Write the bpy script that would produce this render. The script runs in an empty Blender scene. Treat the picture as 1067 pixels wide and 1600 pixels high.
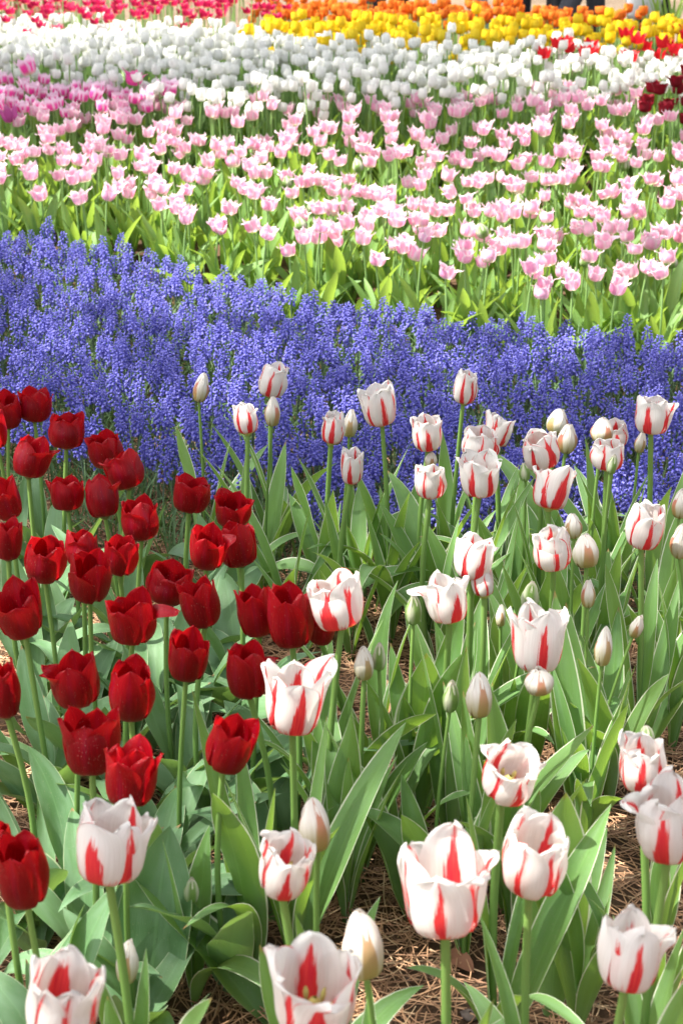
import bpy, math, random
import numpy as np

# ------------------------------------------------------------------ camera, sky, sun, exposure
sc = bpy.context.scene
COL = sc.collection
FPX = 2400.0                       # focal length in photograph pixels (1067 x 1600)
PHI = math.atan(950.0 / FPX)       # the camera looks down by this much
CAMZ = 1.13
cam_d = bpy.data.cameras.new("camera")
cam = bpy.data.objects.new("camera", cam_d)
COL.objects.link(cam)
cam_d.sensor_fit = 'VERTICAL'
cam_d.sensor_height = 36.0
cam_d.lens = FPX / 1600.0 * 36.0
cam.location = (0, 0, CAMZ)
cam.rotation_euler = (math.pi / 2 - PHI, 0, 0)
cam_d.clip_start = 0.05
cam_d.clip_end = 2000
cam_d.dof.use_dof = True
cam_d.dof.focus_distance = 2.3
cam_d.dof.aperture_fstop = 11.0
sc.camera = cam

SUN_EL, SUN_AZ = math.radians(61), math.radians(-98)     # azimuth from +Y towards +X
SUN_DIR = np.array([math.cos(SUN_EL) * math.sin(SUN_AZ), math.cos(SUN_EL) * math.cos(SUN_AZ), math.sin(SUN_EL)])
world = bpy.data.worlds.new("World")
sc.world = world
world.use_nodes = True
wn = world.node_tree
bg = wn.nodes["Background"]
sky = wn.nodes.new("ShaderNodeTexSky")
sky.sky_type = 'NISHITA'
sky.sun_disc = False
sky.sun_elevation = SUN_EL
sky.sun_rotation = SUN_AZ
sky.air_density = 0.8
sky.dust_density = 3.0
sky.ozone_density = 0.6
hs_ = wn.nodes.new("ShaderNodeHueSaturation")          # thin high cloud: a paler sky
hs_.inputs["Saturation"].default_value = 0.3
wn.links.new(sky.outputs[0], hs_.inputs["Color"])
wn.links.new(hs_.outputs[0], bg.inputs[0])
bg.inputs[1].default_value = 0.125
sun_d = bpy.data.lights.new("sun", 'SUN')
sun_d.energy = 5.0
sun_d.angle = math.radians(0.5)
sun_d.color = (1.0, 0.95, 0.87)
sun = bpy.data.objects.new("sun", sun_d)
COL.objects.link(sun)
sun.rotation_euler = (math.pi / 2 - SUN_EL, 0, math.pi - SUN_AZ)
sun.location = (0, 0, 20)
sc.view_settings.view_transform = 'Standard'
sc.view_settings.look = 'None'
sc.view_settings.gamma = 1.0
sc.view_settings.exposure = 1.56
sc.render.engine = 'CYCLES'
sc.cycles.max_bounces = 8
sc.cycles.diffuse_bounces = 4
sc.cycles.transmission_bounces = 6
sc.cycles.use_denoising = True

RNG = np.random.default_rng(7)
PI = math.pi


# ------------------------------------------------------------------ terrain and the picture's geometry
def sstep(a, b, x):
    t = np.clip((np.asarray(x, float) - a) / (b - a), 0, 1)
    return t * t * (3 - 2 * t)


def zt(y):
    return 0.26 * sstep(3.75, 6.2, y)


def unproj(px, py, h):
    """point on the plane h above the terrain seen at a photograph pixel"""
    a, b = (px - 533.5) / FPX, (800 - py) / FPX
    d = np.array([a, math.cos(PHI) + b * math.sin(PHI), -math.sin(PHI) + b * math.cos(PHI)])
    t = np.linspace(0.4, 16, 4000)
    z = CAMZ + d[2] * t - (zt(d[1] * t) + h)
    i = int(np.argmax(z < 0)) if (z < 0).any() else len(t) - 1
    return np.array([d[0] * t[i], d[1] * t[i], CAMZ + d[2] * t[i]]), t[i]


def proj(x, y, z):
    zc = y * math.cos(PHI) - (z - CAMZ) * math.sin(PHI)
    yc = y * math.sin(PHI) + (z - CAMZ) * math.cos(PHI)
    return 533.5 + FPX * x / zc, 800 - FPX * yc / zc


def inside(poly, x, y):
    r = False
    n = len(poly)
    for i in range(n):
        (x1, y1), (x2, y2) = poly[i], poly[(i + 1) % n]
        if (y1 > y) != (y2 > y) and x < (x2 - x1) * (y - y1) / (y2 - y1) + x1:
            r = not r
    return r


def scatter(poly, hh, s, seed, ylim, xlim=2.6, jit=0.42, beside=False):
    """jittered hexagonal planting whose heads, hh above the ground, fall inside a region of the bed plan"""
    g = np.random.default_rng(seed)
    out = []
    j = 0
    y = ylim[0]
    while y < ylim[1]:
        x = -xlim + (s / 2 if j % 2 else 0)
        while x < xlim:
            xx, yy = x + g.uniform(-jit, jit) * s, y + g.uniform(-jit, jit) * s
            px, py = proj(xx, yy, float(zt(yy)) + hh)
            # beside: the same bed going on past the sides of the view
            seen = -14 < px < 1081
            if (-520 < px < 1590 and not seen and inside(poly, min(max(px, -20), 1080), py)) if beside else (seen and inside(poly, px, py)):
                out.append((xx, yy))
            x += s
        y += s * 0.866
        j += 1
    return out


# ------------------------------------------------------------------ mesh helpers
def grid_faces(nr, nc, off=0):
    i = np.arange(nr - 1)[:, None] * nc + np.arange(nc - 1)[None, :]
    f = np.stack([i, i + 1, i + nc + 1, i + nc], -1).reshape(-1, 4)
    return f + off


class Geo:
    def __init__(self):
        self.V, self.F, self.UV, self.M, self.n = [], [], [], [], 0

    def add(self, V, F, UV=None, m=0):
        V = np.asarray(V, float).reshape(-1, 3)
        F = np.asarray(F, int).reshape(-1, 4)
        self.V.append(V)
        self.F.append(F + self.n)
        self.UV.append(np.zeros((len(V), 2)) if UV is None else np.asarray(UV, float).reshape(-1, 2))
        self.M.append(np.full(len(F), m))
        self.n += len(V)

    def join(self, other, mat=None, loc=(0, 0, 0)):
        for V, F, UV, M in zip(*other.arrays_list()):
            V = V if mat is None else V @ mat.T
            self.V.append(V + np.asarray(loc))
            self.F.append(F + self.n)
            self.UV.append(UV)
            self.M.append(M)
            self.n += len(V)

    def arrays_list(self):
        V, F, UV, M = np.concatenate(self.V), np.concatenate(self.F), np.concatenate(self.UV), np.concatenate(self.M)
        return [V], [F], [UV], [M]

    def mesh(self, name, mats, smooth=True):
        (V,), (F,), (UV,), (M,) = self.arrays_list()
        me = bpy.data.meshes.new(name)
        me.vertices.add(len(V))
        me.vertices.foreach_set("co", V.astype(np.float32).ravel())
        me.loops.add(F.size)
        me.loops.foreach_set("vertex_index", F.astype(np.int32).ravel())
        me.polygons.add(len(F))
        me.polygons.foreach_set("loop_start", (np.arange(len(F)) * 4).astype(np.int32))
        me.polygons.foreach_set("loop_total", np.full(len(F), 4, np.int32))
        me.polygons.foreach_set("material_index", M.astype(np.int32))
        me.polygons.foreach_set("use_smooth", np.full(len(F), smooth, bool))
        uvl = me.uv_layers.new(name="UVMap")
        uvl.data.foreach_set("uv", UV[F.ravel()].astype(np.float32).ravel())
        for m in (mats if isinstance(mats, (list, tuple)) else [mats]):
            me.materials.append(m)
        me.update(calc_edges=True)
        return me


def add_obj(name, data, parent=None, loc=(0, 0, 0), rot=(0, 0, 0), scale=1.0):
    o = bpy.data.objects.new(name, data)
    COL.objects.link(o)
    o.parent = parent
    o.location = loc
    o.rotation_euler = rot
    o.scale = (scale, scale, scale) if np.isscalar(scale) else scale
    return o


def tag(o, label=None, cat=None, group=None, kind=None):
    for k, v in (("label", label), ("category", cat), ("group", group), ("kind", kind)):
        if v:
            o[k] = v
    return o


def thing(name, label, cat, loc, rz=0.0, group=None):
    o = add_obj(name, None, None, loc, (0, 0, rz))
    o.empty_display_size = 0.02
    return tag(o, label, cat, group)


def spline(x, xs, ys):
    xs, ys = np.asarray(xs, float), np.asarray(ys, float)
    n = len(xs)
    h = np.diff(xs)
    A = np.zeros((n, n))
    b = np.zeros(n)
    A[0, 0] = A[-1, -1] = 1
    for i in range(1, n - 1):
        A[i, i - 1], A[i, i], A[i, i + 1] = h[i - 1], 2 * (h[i - 1] + h[i]), h[i]
        b[i] = 6 * ((ys[i + 1] - ys[i]) / h[i] - (ys[i] - ys[i - 1]) / h[i - 1])
    m = np.linalg.solve(A, b)
    k = np.clip(np.searchsorted(xs, x, side='right') - 1, 0, n - 2)
    d, e = x - xs[k], xs[k + 1] - x
    hk = h[k]
    return m[k] * e ** 3 / (6 * hk) + m[k + 1] * d ** 3 / (6 * hk) + (ys[k] / hk - m[k] * hk / 6) * e + (ys[k + 1] / hk - m[k + 1] * hk / 6) * d


def tube(P, R, n=8):
    """tapered tube along points P"""
    P = np.asarray(P, float)
    R = np.broadcast_to(np.asarray(R, float), (len(P),))
    T = np.gradient(P, axis=0)
    T /= np.linalg.norm(T, axis=1)[:, None] + 1e-12
    ref = np.array([0.0, 1.0, 0.0]) if abs(T[0][1]) < 0.9 else np.array([1.0, 0, 0])
    A = np.cross(T, ref)
    A /= np.linalg.norm(A, axis=1)[:, None] + 1e-12
    B = np.cross(T, A)
    th = np.linspace(0, 2 * PI, n + 1)
    V = P[:, None, :] + R[:, None, None] * (np.cos(th)[None, :, None] * A[:, None, :] + np.sin(th)[None, :, None] * B[:, None, :])
    UV = np.stack(np.broadcast_arrays((th / (2 * PI))[None, :], np.linspace(0, 1, len(P))[:, None]), -1)
    return V.reshape(-1, 3), grid_faces(len(P), n + 1), UV.reshape(-1, 2)


# ------------------------------------------------------------------ node helpers
class NT:
    def __init__(self, name):
        self.m = bpy.data.materials.new(name)
        self.m.use_nodes = True
        self.t = self.m.node_tree
        self.t.nodes.clear()
        self.out = self.t.nodes.new("ShaderNodeOutputMaterial")

    def node(self, typ, **kw):
        n = self.t.nodes.new(typ)
        for k, v in kw.items():
            setattr(n, k, v)
        return n

    def put(self, sock, v):
        if isinstance(v, bpy.types.NodeSocket):
            self.t.links.new(v, sock)
        elif v is not None:
            sock.default_value = v

    def m_(self, op, a, b=None, c=None, clamp=False):
        n = self.node("ShaderNodeMath", operation=op, use_clamp=clamp)
        for i, v in enumerate((a, b, c)):
            if v is not None:
                self.put(n.inputs[i], v)
        return n.outputs[0]

    def ss(self, x, lo, hi, a=0.0, b=1.0):
        n = self.node("ShaderNodeMapRange", interpolation_type='SMOOTHSTEP')
        for i, v in enumerate((x, lo, hi, a, b)):
            self.put(n.inputs[i], v)
        return n.outputs[0]

    def mix(self, f, a, b):
        n = self.node("ShaderNodeMix", data_type='RGBA')
        self.put(n.inputs[0], f)
        for s, v in ((n.inputs[6], a), (n.inputs[7], b)):
            self.put(s, v if isinstance(v, bpy.types.NodeSocket) else (*v, 1.0))
        return n.outputs[2]

    def vec(self, x, y, z):
        n = self.node("ShaderNodeCombineXYZ")
        for i, v in enumerate((x, y, z)):
            self.put(n.inputs[i], v)
        return n.outputs[0]

    def noise(self, v, scale, detail=2.0, rough=0.5):
        n = self.node("ShaderNodeTexNoise")
        self.put(n.inputs["Vector"], v)
        n.inputs["Scale"].default_value = scale
        n.inputs["Detail"].default_value = detail
        n.inputs["Roughness"].default_value = rough
        return n.outputs[0]

    def uv(self):
        s = self.node("ShaderNodeSeparateXYZ")
        self.t.links.new(self.node("ShaderNodeUVMap", uv_map="UVMap").outputs[0], s.inputs[0])
        return s.outputs[0], s.outputs[1]

    def rand(self):
        return self.node("ShaderNodeObjectInfo").outputs["Random"]

    def surface(self, col, tcol=None, tw=0.35, rough=0.5, spec=0.3, bump=None, bstr=0.2, bdist=0.001, sheen=0.0):
        p = self.node("ShaderNodeBsdfPrincipled")
        self.put(p.inputs["Base Color"], col if isinstance(col, bpy.types.NodeSocket) else (*col, 1))
        self.put(p.inputs["Roughness"], rough)
        p.inputs["Specular IOR Level"].default_value = spec
        if sheen:
            p.inputs["Sheen Weight"].default_value = sheen
        nrm = None
        if bump is not None:
            b = self.node("ShaderNodeBump")
            b.inputs["Strength"].default_value = bstr
            b.inputs["Distance"].default_value = bdist
            self.put(b.inputs["Height"], bump)
            nrm = b.outputs[0]
            self.put(p.inputs["Normal"], nrm)
        res = p.outputs[0]
        if tcol is not None:
            t = self.node("ShaderNodeBsdfTranslucent")
            self.put(t.inputs[0], tcol if isinstance(tcol, bpy.types.NodeSocket) else (*tcol, 1))
            if nrm is not None:
                self.put(t.inputs["Normal"], nrm)
            x = self.node("ShaderNodeMixShader")
            self.put(x.inputs[0], tw)
            self.t.links.new(res, x.inputs[1])
            self.t.links.new(t.outputs[0], x.inputs[2])
            res = x.outputs[0]
        self.t.links.new(res, self.out.inputs[0])
        return self.m


def petal_uv(n):
    """(signed position across the petal -1..1, position along it, per-petal random)"""
    u, v = n.uv()
    k = n.m_('FLOOR', u)
    s = n.m_('MULTIPLY_ADD', n.m_('FRACT', u), 2.0, -1.0)
    r = n.m_('FRACT', n.m_('ADD', n.rand(), n.m_('MULTIPLY', k, 0.3719)))
    return s, v, r


def mat_striped():
    n = NT("striped_petal")
    s, v, r = petal_uv(n)
    fr = lambda a: n.m_('FRACT', n.m_('MULTIPLY', r, a))
    seed = n.m_('MULTIPLY', r, 61.0)
    jag = n.m_('SUBTRACT', n.noise(n.vec(n.m_('MULTIPLY', s, 5.0), n.m_('MULTIPLY', v, 1.6), seed), 1.6, 3.0, 0.6), 0.5)
    bend = n.m_('SUBTRACT', n.noise(n.vec(0.0, n.m_('MULTIPLY', v, 2.0), seed), 1.0, 1.0), 0.5)
    off = n.m_('ADD', n.m_('MULTIPLY', n.m_('MULTIPLY_ADD', fr(7.31), 1.0, -0.5), n.m_('MULTIPLY', v, 0.55)), n.m_('MULTIPLY', bend, 0.25))
    k = n.m_('MULTIPLY_ADD', fr(13.7), 0.28, 0.13)
    hw = n.m_('MULTIPLY', n.m_('POWER', n.m_('SUBTRACT', 1.0, v, clamp=True), 1.15), n.m_('MULTIPLY', k, 1.5))
    hw = n.m_('ADD', hw, 0.022)
    d = n.m_('SUBTRACT', n.m_('ABSOLUTE', n.m_('SUBTRACT', s, off)), hw)
    fine = n.m_('SUBTRACT', n.noise(n.vec(n.m_('MULTIPLY', s, 22.0), n.m_('MULTIPLY', v, 2.2), seed), 1.5, 2.0), 0.5)
    d = n.m_('MULTIPLY_ADD', jag, 0.30, n.m_('MULTIPLY_ADD', fine, 0.30, d))
    L = n.m_('MULTIPLY_ADD', fr(5.13), 0.6, 0.72)
    end = n.m_('SUBTRACT', 1.0, n.ss(n.m_('MULTIPLY_ADD', fine, 0.5, n.m_('MULTIPLY_ADD', jag, 0.35, v)), n.m_('SUBTRACT', L, 0.05), n.m_('ADD', L, 0.03)))
    mask = n.m_('MULTIPLY', n.m_('SUBTRACT', 1.0, n.ss(d, -0.035, 0.025)), end)
    # a flame running up one margin of some petals
    edge = n.m_('SUBTRACT', n.m_('MULTIPLY_ADD', v, 0.36, 0.64), n.m_('MULTIPLY', s, n.m_('SIGN', n.m_('SUBTRACT', fr(17.3), 0.5))))
    em = n.m_('SUBTRACT', 1.0, n.ss(n.m_('MULTIPLY_ADD', fine, 0.25, n.m_('MULTIPLY_ADD', jag, 0.45, edge)), -0.05, 0.03))
    em = n.m_('MULTIPLY', em, n.m_('GREATER_THAN', fr(3.77), 0.3))
    mask = n.m_('MAXIMUM', mask, em)
    foot = n.m_('SUBTRACT', 1.0, n.ss(n.m_('MULTIPLY_ADD', fine, 0.5, n.m_('MULTIPLY_ADD', jag, 0.4, v)), 0.10, 0.24))
    mask = n.m_('MAXIMUM', mask, n.m_('MULTIPLY', foot, n.m_('MULTIPLY_ADD', fr(9.1), 0.9, 0.05)))
    vein = n.noise(n.vec(n.m_('MULTIPLY', s, 14.0), n.m_('MULTIPLY', v, 1.2), seed), 2.2, 2.0)
    white = n.mix(n.ss(vein, 0.3, 0.7), (0.76, 0.735, 0.695), (0.84, 0.825, 0.79))
    blush = n.m_('MULTIPLY', n.m_('SUBTRACT', 1.0, n.ss(d, 0.0, 0.32)), n.m_('MULTIPLY', end, 0.16))
    white = n.mix(blush, white, (0.86, 0.42, 0.36))
    redc = n.mix(n.ss(vein, 0.25, 0.75), (0.64, 0.02, 0.045), (0.80, 0.07, 0.06))
    c = n.mix(mask, white, redc)
    yel = n.m_('SUBTRACT', 1.0, n.ss(n.m_('MULTIPLY_ADD', jag, 0.16, v), 0.05, 0.13))
    c = n.mix(n.m_('MULTIPLY', yel, 0.7), c, (0.85, 0.56, 0.06))
    return n.surface(c, c, 0.42, 0.42, 0.3, vein, 0.25, 0.0012)


def mat_bud():
    n = NT("bud_petal")
    s, v, r = petal_uv(n)
    fr = lambda a: n.m_('FRACT', n.m_('MULTIPLY', r, a))
    seed = n.m_('MULTIPLY', r, 37.0)
    jag = n.m_('SUBTRACT', n.noise(n.vec(n.m_('MULTIPLY', s, 4.0), n.m_('MULTIPLY', v, 1.2), seed), 1.6, 2.0), 0.5)
    vein = n.noise(n.vec(n.m_('MULTIPLY', s, 12.0), n.m_('MULTIPLY', v, 1.2), seed), 2.0, 2.0)
    white = n.mix(n.ss(vein, 0.3, 0.7), (0.78, 0.74, 0.66), (0.86, 0.84, 0.78))
    rib = n.m_('SUBTRACT', n.m_('ABSOLUTE', s), n.m_('MULTIPLY', n.m_('SUBTRACT', 1.1, v, clamp=True), 0.62))
    rib = n.m_('SUBTRACT', 1.0, n.ss(n.m_('MULTIPLY_ADD', jag, 0.3, rib), -0.12, 0.05))
    ribc = n.mix(fr(11.3), (0.58, 0.09, 0.05), (0.42, 0.26, 0.08))
    c = n.mix(n.m_('MULTIPLY', rib, 0.85), white, ribc)
    low = n.m_('SUBTRACT', 1.0, n.ss(n.m_('MULTIPLY_ADD', jag, 0.3, v), 0.15, 0.72))
    c = n.mix(n.m_('MULTIPLY', low, 0.8), c, (0.40, 0.36, 0.10))
    return n.surface(c, c, 0.3, 0.45, 0.3, vein, 0.25, 0.001)


def mat_greenbud():
    n = NT("green_bud_petal")
    s, v, r = petal_uv(n)
    vein = n.noise(n.vec(n.m_('MULTIPLY', s, 10.0), n.m_('MULTIPLY', v, 1.2), n.m_('MULTIPLY', r, 37.0)), 2.0, 2.0)
    c = n.mix(n.ss(n.m_('ABSOLUTE', s), 0.25, 0.85), (0.20, 0.33, 0.08), (0.66, 0.70, 0.50))
    c = n.mix(n.m_('SUBTRACT', 1.0, n.ss(v, 0.05, 0.5)), c, (0.25, 0.42, 0.10))
    c = n.mix(n.m_('MULTIPLY', n.ss(v, 0.82, 1.0), 0.8), c, (0.75, 0.66, 0.60))
    return n.surface(c, c, 0.3, 0.45, 0.3, vein, 0.25, 0.001)


def mat_red():
    n = NT("red_petal")
    s, v, r = petal_uv(n)
    seed = n.m_('MULTIPLY', r, 37.0)
    vein = n.noise(n.vec(n.m_('MULTIPLY', s, 16.0), n.m_('MULTIPLY', v, 1.4), seed), 2.0, 3.0)
    c = n.mix(n.ss(vein, 0.25, 0.75), (0.14, 0.001, 0.006), (0.27, 0.002, 0.008))
    c = n.mix(n.m_('MULTIPLY', n.ss(v, 0.55, 1.0), 0.35), c, (0.42, 0.006, 0.012))
    mid = n.m_('SUBTRACT', 1.0, n.ss(n.m_('ABSOLUTE', s), 0.0, 0.2))
    c = n.mix(n.m_('MULTIPLY', mid, 0.45), c, (0.22, 0.006, 0.03))
    sp = n.noise(n.vec(n.m_('MULTIPLY', s, 2.0), n.m_('MULTIPLY', v, 3.2), seed), 16.0, 0.0)
    c = n.mix(n.ss(sp, 0.80, 0.84), c, (0.72, 0.42, 0.33))         # pollen specks
    foot = n.m_('SUBTRACT', 1.0, n.ss(v, 0.0, 0.07))
    c = n.mix(n.m_('MULTIPLY', foot, 0.6), c, (0.55, 0.33, 0.05))
    t = n.mix(n.ss(vein, 0.3, 0.7), (0.55, 0.006, 0.012), (0.74, 0.012, 0.014))
    return n.surface(c, t, 0.38, 0.30, 0.24, vein, 0.5, 0.0014)


def mat_pink():
    n = NT("pink_petal")
    s, v, r = petal_uv(n)
    seed = n.m_('MULTIPLY', r, 37.0)
    vein = n.noise(n.vec(n.m_('MULTIPLY', s, 5.0), n.m_('MULTIPLY', v, 2.0), seed), 2.0, 2.0)
    pk = n.mix(r, (0.85, 0.34, 0.54), (0.89, 0.55, 0.69))
    pale = (0.90, 0.76, 0.79)
    e = n.m_('MAXIMUM', n.ss(n.m_('ABSOLUTE', s), 0.35, 0.92), n.ss(v, 0.66, 0.98))
    c = n.mix(n.m_('MULTIPLY_ADD', n.m_('SUBTRACT', vein, 0.5), 0.5, e, clamp=True), pk, pale)
    c = n.mix(n.m_('SUBTRACT', 1.0, n.ss(v, 0.08, 0.36)), c, (0.88, 0.84, 0.66))
    return n.surface(c, c, 0.4, 0.5, 0.25)


def mat_simple_petal(name, a, b, foot=None, tips=None, tw=0.4, edge=None):
    n = NT(name)
    s, v, r = petal_uv(n)
    vein = n.noise(n.vec(n.m_('MULTIPLY', s, 5.0), n.m_('MULTIPLY', v, 1.5), n.m_('MULTIPLY', r, 37.0)), 2.0, 2.0)
    c = n.mix(n.m_('MULTIPLY_ADD', n.m_('SUBTRACT', vein, 0.5), 0.7, r, clamp=True), a, b)
    if edge:
        e = n.m_('MAXIMUM', n.ss(n.m_('ABSOLUTE', s), 0.35, 0.8), n.ss(v, 0.5, 0.78))
        c = n.mix(e, c, edge)
    if foot:
        c = n.mix(n.m_('SUBTRACT', 1.0, n.ss(v, 0.0, 0.3)), c, foot)
    if tips:
        c = n.mix(n.m_('MULTIPLY', n.ss(v, 0.6, 1.0), 0.6), c, tips)
    return n.surface(c, c, tw, 0.5, 0.25)


def mat_leaf(name, a, b, trans, margin=0.0, tw=0.3, mcol=(0.62, 0.68, 0.48), bloom=(0.29, 0.44, 0.30), bl=0.22):
    n = NT(name)
    u, v = n.uv()
    r = n.rand()
    s = n.m_('MULTIPLY_ADD', u, 2.0, -1.0)
    seed = n.m_('MULTIPLY', r, 53.0)
    vein = n.noise(n.vec(n.m_('MULTIPLY', s, 24.0), n.m_('MULTIPLY', v, 0.6), seed), 2.0, 3.0, 0.6)
    big = n.noise(n.vec(s, n.m_('MULTIPLY', v, 3.0), seed), 1.3, 2.0)
    c = n.mix(n.m_('MULTIPLY_ADD', n.m_('SUBTRACT', vein, 0.5), 0.9, r, clamp=True), a, b)
    c = n.mix(n.m_('MULTIPLY', n.ss(big, 0.35, 0.75), bl), c, bloom)          # waxy grey bloom on the blade
    rib = n.m_('SUBTRACT', 1.0, n.ss(n.m_('ABSOLUTE', s), 0.0, 0.07))
    c = n.mix(n.m_('MULTIPLY', rib, 0.25), c, tuple(min(1, q * 1.7) for q in b))
    t = n.mix(n.ss(vein, 0.3, 0.7), trans, tuple(q * 0.8 for q in trans))
    if margin:
        w = n.m_('MULTIPLY_ADD', n.m_('SUBTRACT', big, 0.5), 0.12, n.m_('ABSOLUTE', s))
        e = n.ss(w, 1.0 - margin, 1.0 - margin * 0.55)
        c = n.mix(e, c, mcol)
        t = n.mix(e, t, mcol)
    brown = n.m_('MULTIPLY', n.ss(n.m_('MULTIPLY_ADD', big, 0.05, v), 0.985, 1.01), n.m_('GREATER_THAN', n.m_('FRACT', n.m_('MULTIPLY', r, 7.7)), 0.55))
    c = n.mix(brown, c, (0.30, 0.17, 0.08))
    spk = n.noise(n.vec(s, n.m_('MULTIPLY', v, 5.0), seed), 22.0, 0.0)
    c = n.mix(n.m_('MULTIPLY', n.ss(spk, 0.76, 0.80), 0.6), c, (0.36, 0.34, 0.22))
    return n.surface(c, t, tw, n.m_('MULTIPLY_ADD', big, 0.2, 0.32), 0.32, vein, 0.45, 0.0014)


def mat_stem(name, a, b):
    n = NT(name)
    u, v = n.uv()
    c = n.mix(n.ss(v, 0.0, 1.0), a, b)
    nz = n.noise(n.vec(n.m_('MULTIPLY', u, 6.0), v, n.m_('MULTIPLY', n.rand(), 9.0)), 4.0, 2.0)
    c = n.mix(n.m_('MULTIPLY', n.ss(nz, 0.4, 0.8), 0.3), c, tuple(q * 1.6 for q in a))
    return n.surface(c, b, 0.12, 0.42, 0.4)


M_STRIPE, M_BUD, M_GBUD, M_RED, M_PINK = mat_striped(), mat_bud(), mat_greenbud(), mat_red(), mat_pink()
M_WHITE = mat_simple_petal("white_petal", (0.88, 0.88, 0.84), (0.91, 0.91, 0.88), (0.82, 0.84, 0.62), None, .52)
M_YELLOW = mat_simple_petal("yellow_petal", (0.84, 0.62, 0.015), (0.88, 0.72, 0.04))
M_ORANGE = mat_simple_petal("orange_petal", (0.72, 0.17, 0.02), (0.82, 0.27, 0.03), None, (0.88, 0.36, 0.06))
M_CRIMSON = mat_simple_petal("crimson_petal", (0.38, 0.006, 0.06), (0.58, 0.018, 0.09), (0.60, 0.35, 0.15), (0.62, 0.04, 0.12))
M_MAGENTA = mat_simple_petal("magenta_petal", (0.78, 0.05, 0.34), (0.85, 0.11, 0.44), (0.85, 0.75, 0.6), None, 0.4, (0.90, 0.70, 0.82))
M_HOTPINK = mat_simple_petal("hot_pink_petal", (0.70, 0.06, 0.30), (0.80, 0.12, 0.40), None, (0.85, 0.3, 0.5))
M_PURPLE = mat_simple_petal("purple_petal", (0.36, 0.06, 0.22), (0.48, 0.10, 0.32), None, (0.6, 0.3, 0.45))
M_SCARLET = mat_simple_petal("scarlet_petal", (0.55, 0.01, 0.02), (0.72, 0.02, 0.03))
M_MAROON = mat_simple_petal("maroon_petal", (0.16, 0.004, 0.012), (0.26, 0.006, 0.018), None, None, 0.25)
M_LEAF_S = mat_leaf("striped_tulip_leaf", (0.11, 0.24, 0.062), (0.18, 0.335, 0.11), (0.36, 0.58, 0.06), 0.10, 0.36, (0.70, 0.74, 0.56))
M_LEAF_R = mat_leaf("red_tulip_leaf", (0.085, 0.19, 0.075), (0.14, 0.265, 0.115), (0.28, 0.46, 0.08), 0.04, 0.26, (0.42, 0.5, 0.3), bl=0.32)
M_LEAF_P = mat_leaf("bed_tulip_leaf", (0.13, 0.26, 0.055), (0.20, 0.35, 0.085), (0.45, 0.66, 0.08), 0.0, 0.38, bl=0.2)
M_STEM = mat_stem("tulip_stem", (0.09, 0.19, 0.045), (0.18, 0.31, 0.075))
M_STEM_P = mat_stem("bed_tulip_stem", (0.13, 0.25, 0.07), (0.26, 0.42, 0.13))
M_DARKCORE = mat_stem("dark_pistil", (0.16, 0.15, 0.05), (0.10, 0.06, 0.04))
M_CORE = mat_stem("pistil", (0.34, 0.36, 0.10), (0.55, 0.50, 0.16))


# ------------------------------------------------------------------ petals, blooms, leaves, stems
def petal(g, R, H, az, top=1.0, W=1.0, nr=13, nc=9, tip=3.0, texp=0.6, ragged=0.0, flare=0.0, curl=0.0, wav=0.02, hs=1.0, rc=1.05, base=0.12, rs=1.0, belly=1.0, k=0, fringe=0.0, point=0.0):
    t = np.linspace(0, 1, nr)
    v = 1 - (1 - t) ** 1.35
    r = spline(v, [0, .1, .28, .52, .78, 1], [base, .55, .89 * belly, 1.03 * belly, 1.01 + (top - 1) * .55, top]) * R * rs
    z = spline(v, [0, .1, .28, .52, .78, 1], [0, .03, .18, .47, .77, 1.0]) * H * hs
    f = sstep(.55, 1, v)
    r = r + flare * R * f ** 1.6
    z = z - abs(flare) * 0.35 * H * f ** 3
    w = (0.24 + 0.76 * np.sin(PI / 2 * np.minimum(v / .5, 1))) * (1 - np.clip((v - .42) / .58, 0, 1) ** tip) ** texp * W * R
    s = np.linspace(-1, 1, nc)
    S = s[None, :]
    w2 = w[:, None] * np.ones_like(S)
    ph, ph2 = g.uniform(0, 6.28), g.uniform(0, 6.28)
    RC = R * rc
    th = S * w2 / RC
    x = r[:, None] - RC + RC * np.cos(th) + curl * R * (np.abs(S) ** 2.5) * v[:, None] ** 2
    x = x - 0.025 * R * np.exp(-(S / .16) ** 2) * np.sin(PI * np.clip(v, 0, 1))[:, None]
    x = x + wav * R * np.sin(S * 3.1 + ph) * v[:, None] ** 2 + wav * R * 0.7 * np.sin(v[:, None] * 7 + S * 2 + ph2) * v[:, None]
    y = RC * np.sin(th)
    zz = z[:, None] + 0 * S
    if point:
        zz = zz + point * H * (sstep(.8, 1, v)[:, None] ** 2) * (1 - np.abs(S))
    if ragged:
        nz = np.interp(np.linspace(0, 1, nc), np.linspace(0, 1, 7), g.uniform(-1, 1, 7)) + 0.6 * g.uniform(-1, 1, nc)
        zz = zz + ragged * H * nz[None, :] * sstep(.72, 1, v)[:, None]
        x = x + ragged * 1.2 * R * np.roll(nz, 2)[None, :] * sstep(.6, 1, v)[:, None]
    if fringe:
        alt = np.where(np.arange(nr) % 2 == 0, 1.0, -0.6)[:, None] * sstep(.45, .9, v)[:, None]
        y = y + fringe * R * alt * np.sign(S) * (np.abs(S) > .98)
        top_row = (np.arange(nr) == nr - 1)[:, None]
        zz = zz + fringe * H * np.where(np.arange(nc) % 2 == 0, 1, -1)[None, :] * top_row
    ca, sa = math.cos(az), math.sin(az)
    V = np.stack([x * ca - y * sa, x * sa + y * ca, zz], -1).reshape(-1, 3)
    u = k + 0.5 + 0.494 * S + 0 * v[:, None]
    UV = np.stack([u, v[:, None] + 0 * S], -1).reshape(-1, 2)
    return V, grid_faces(nr, nc), UV


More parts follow.
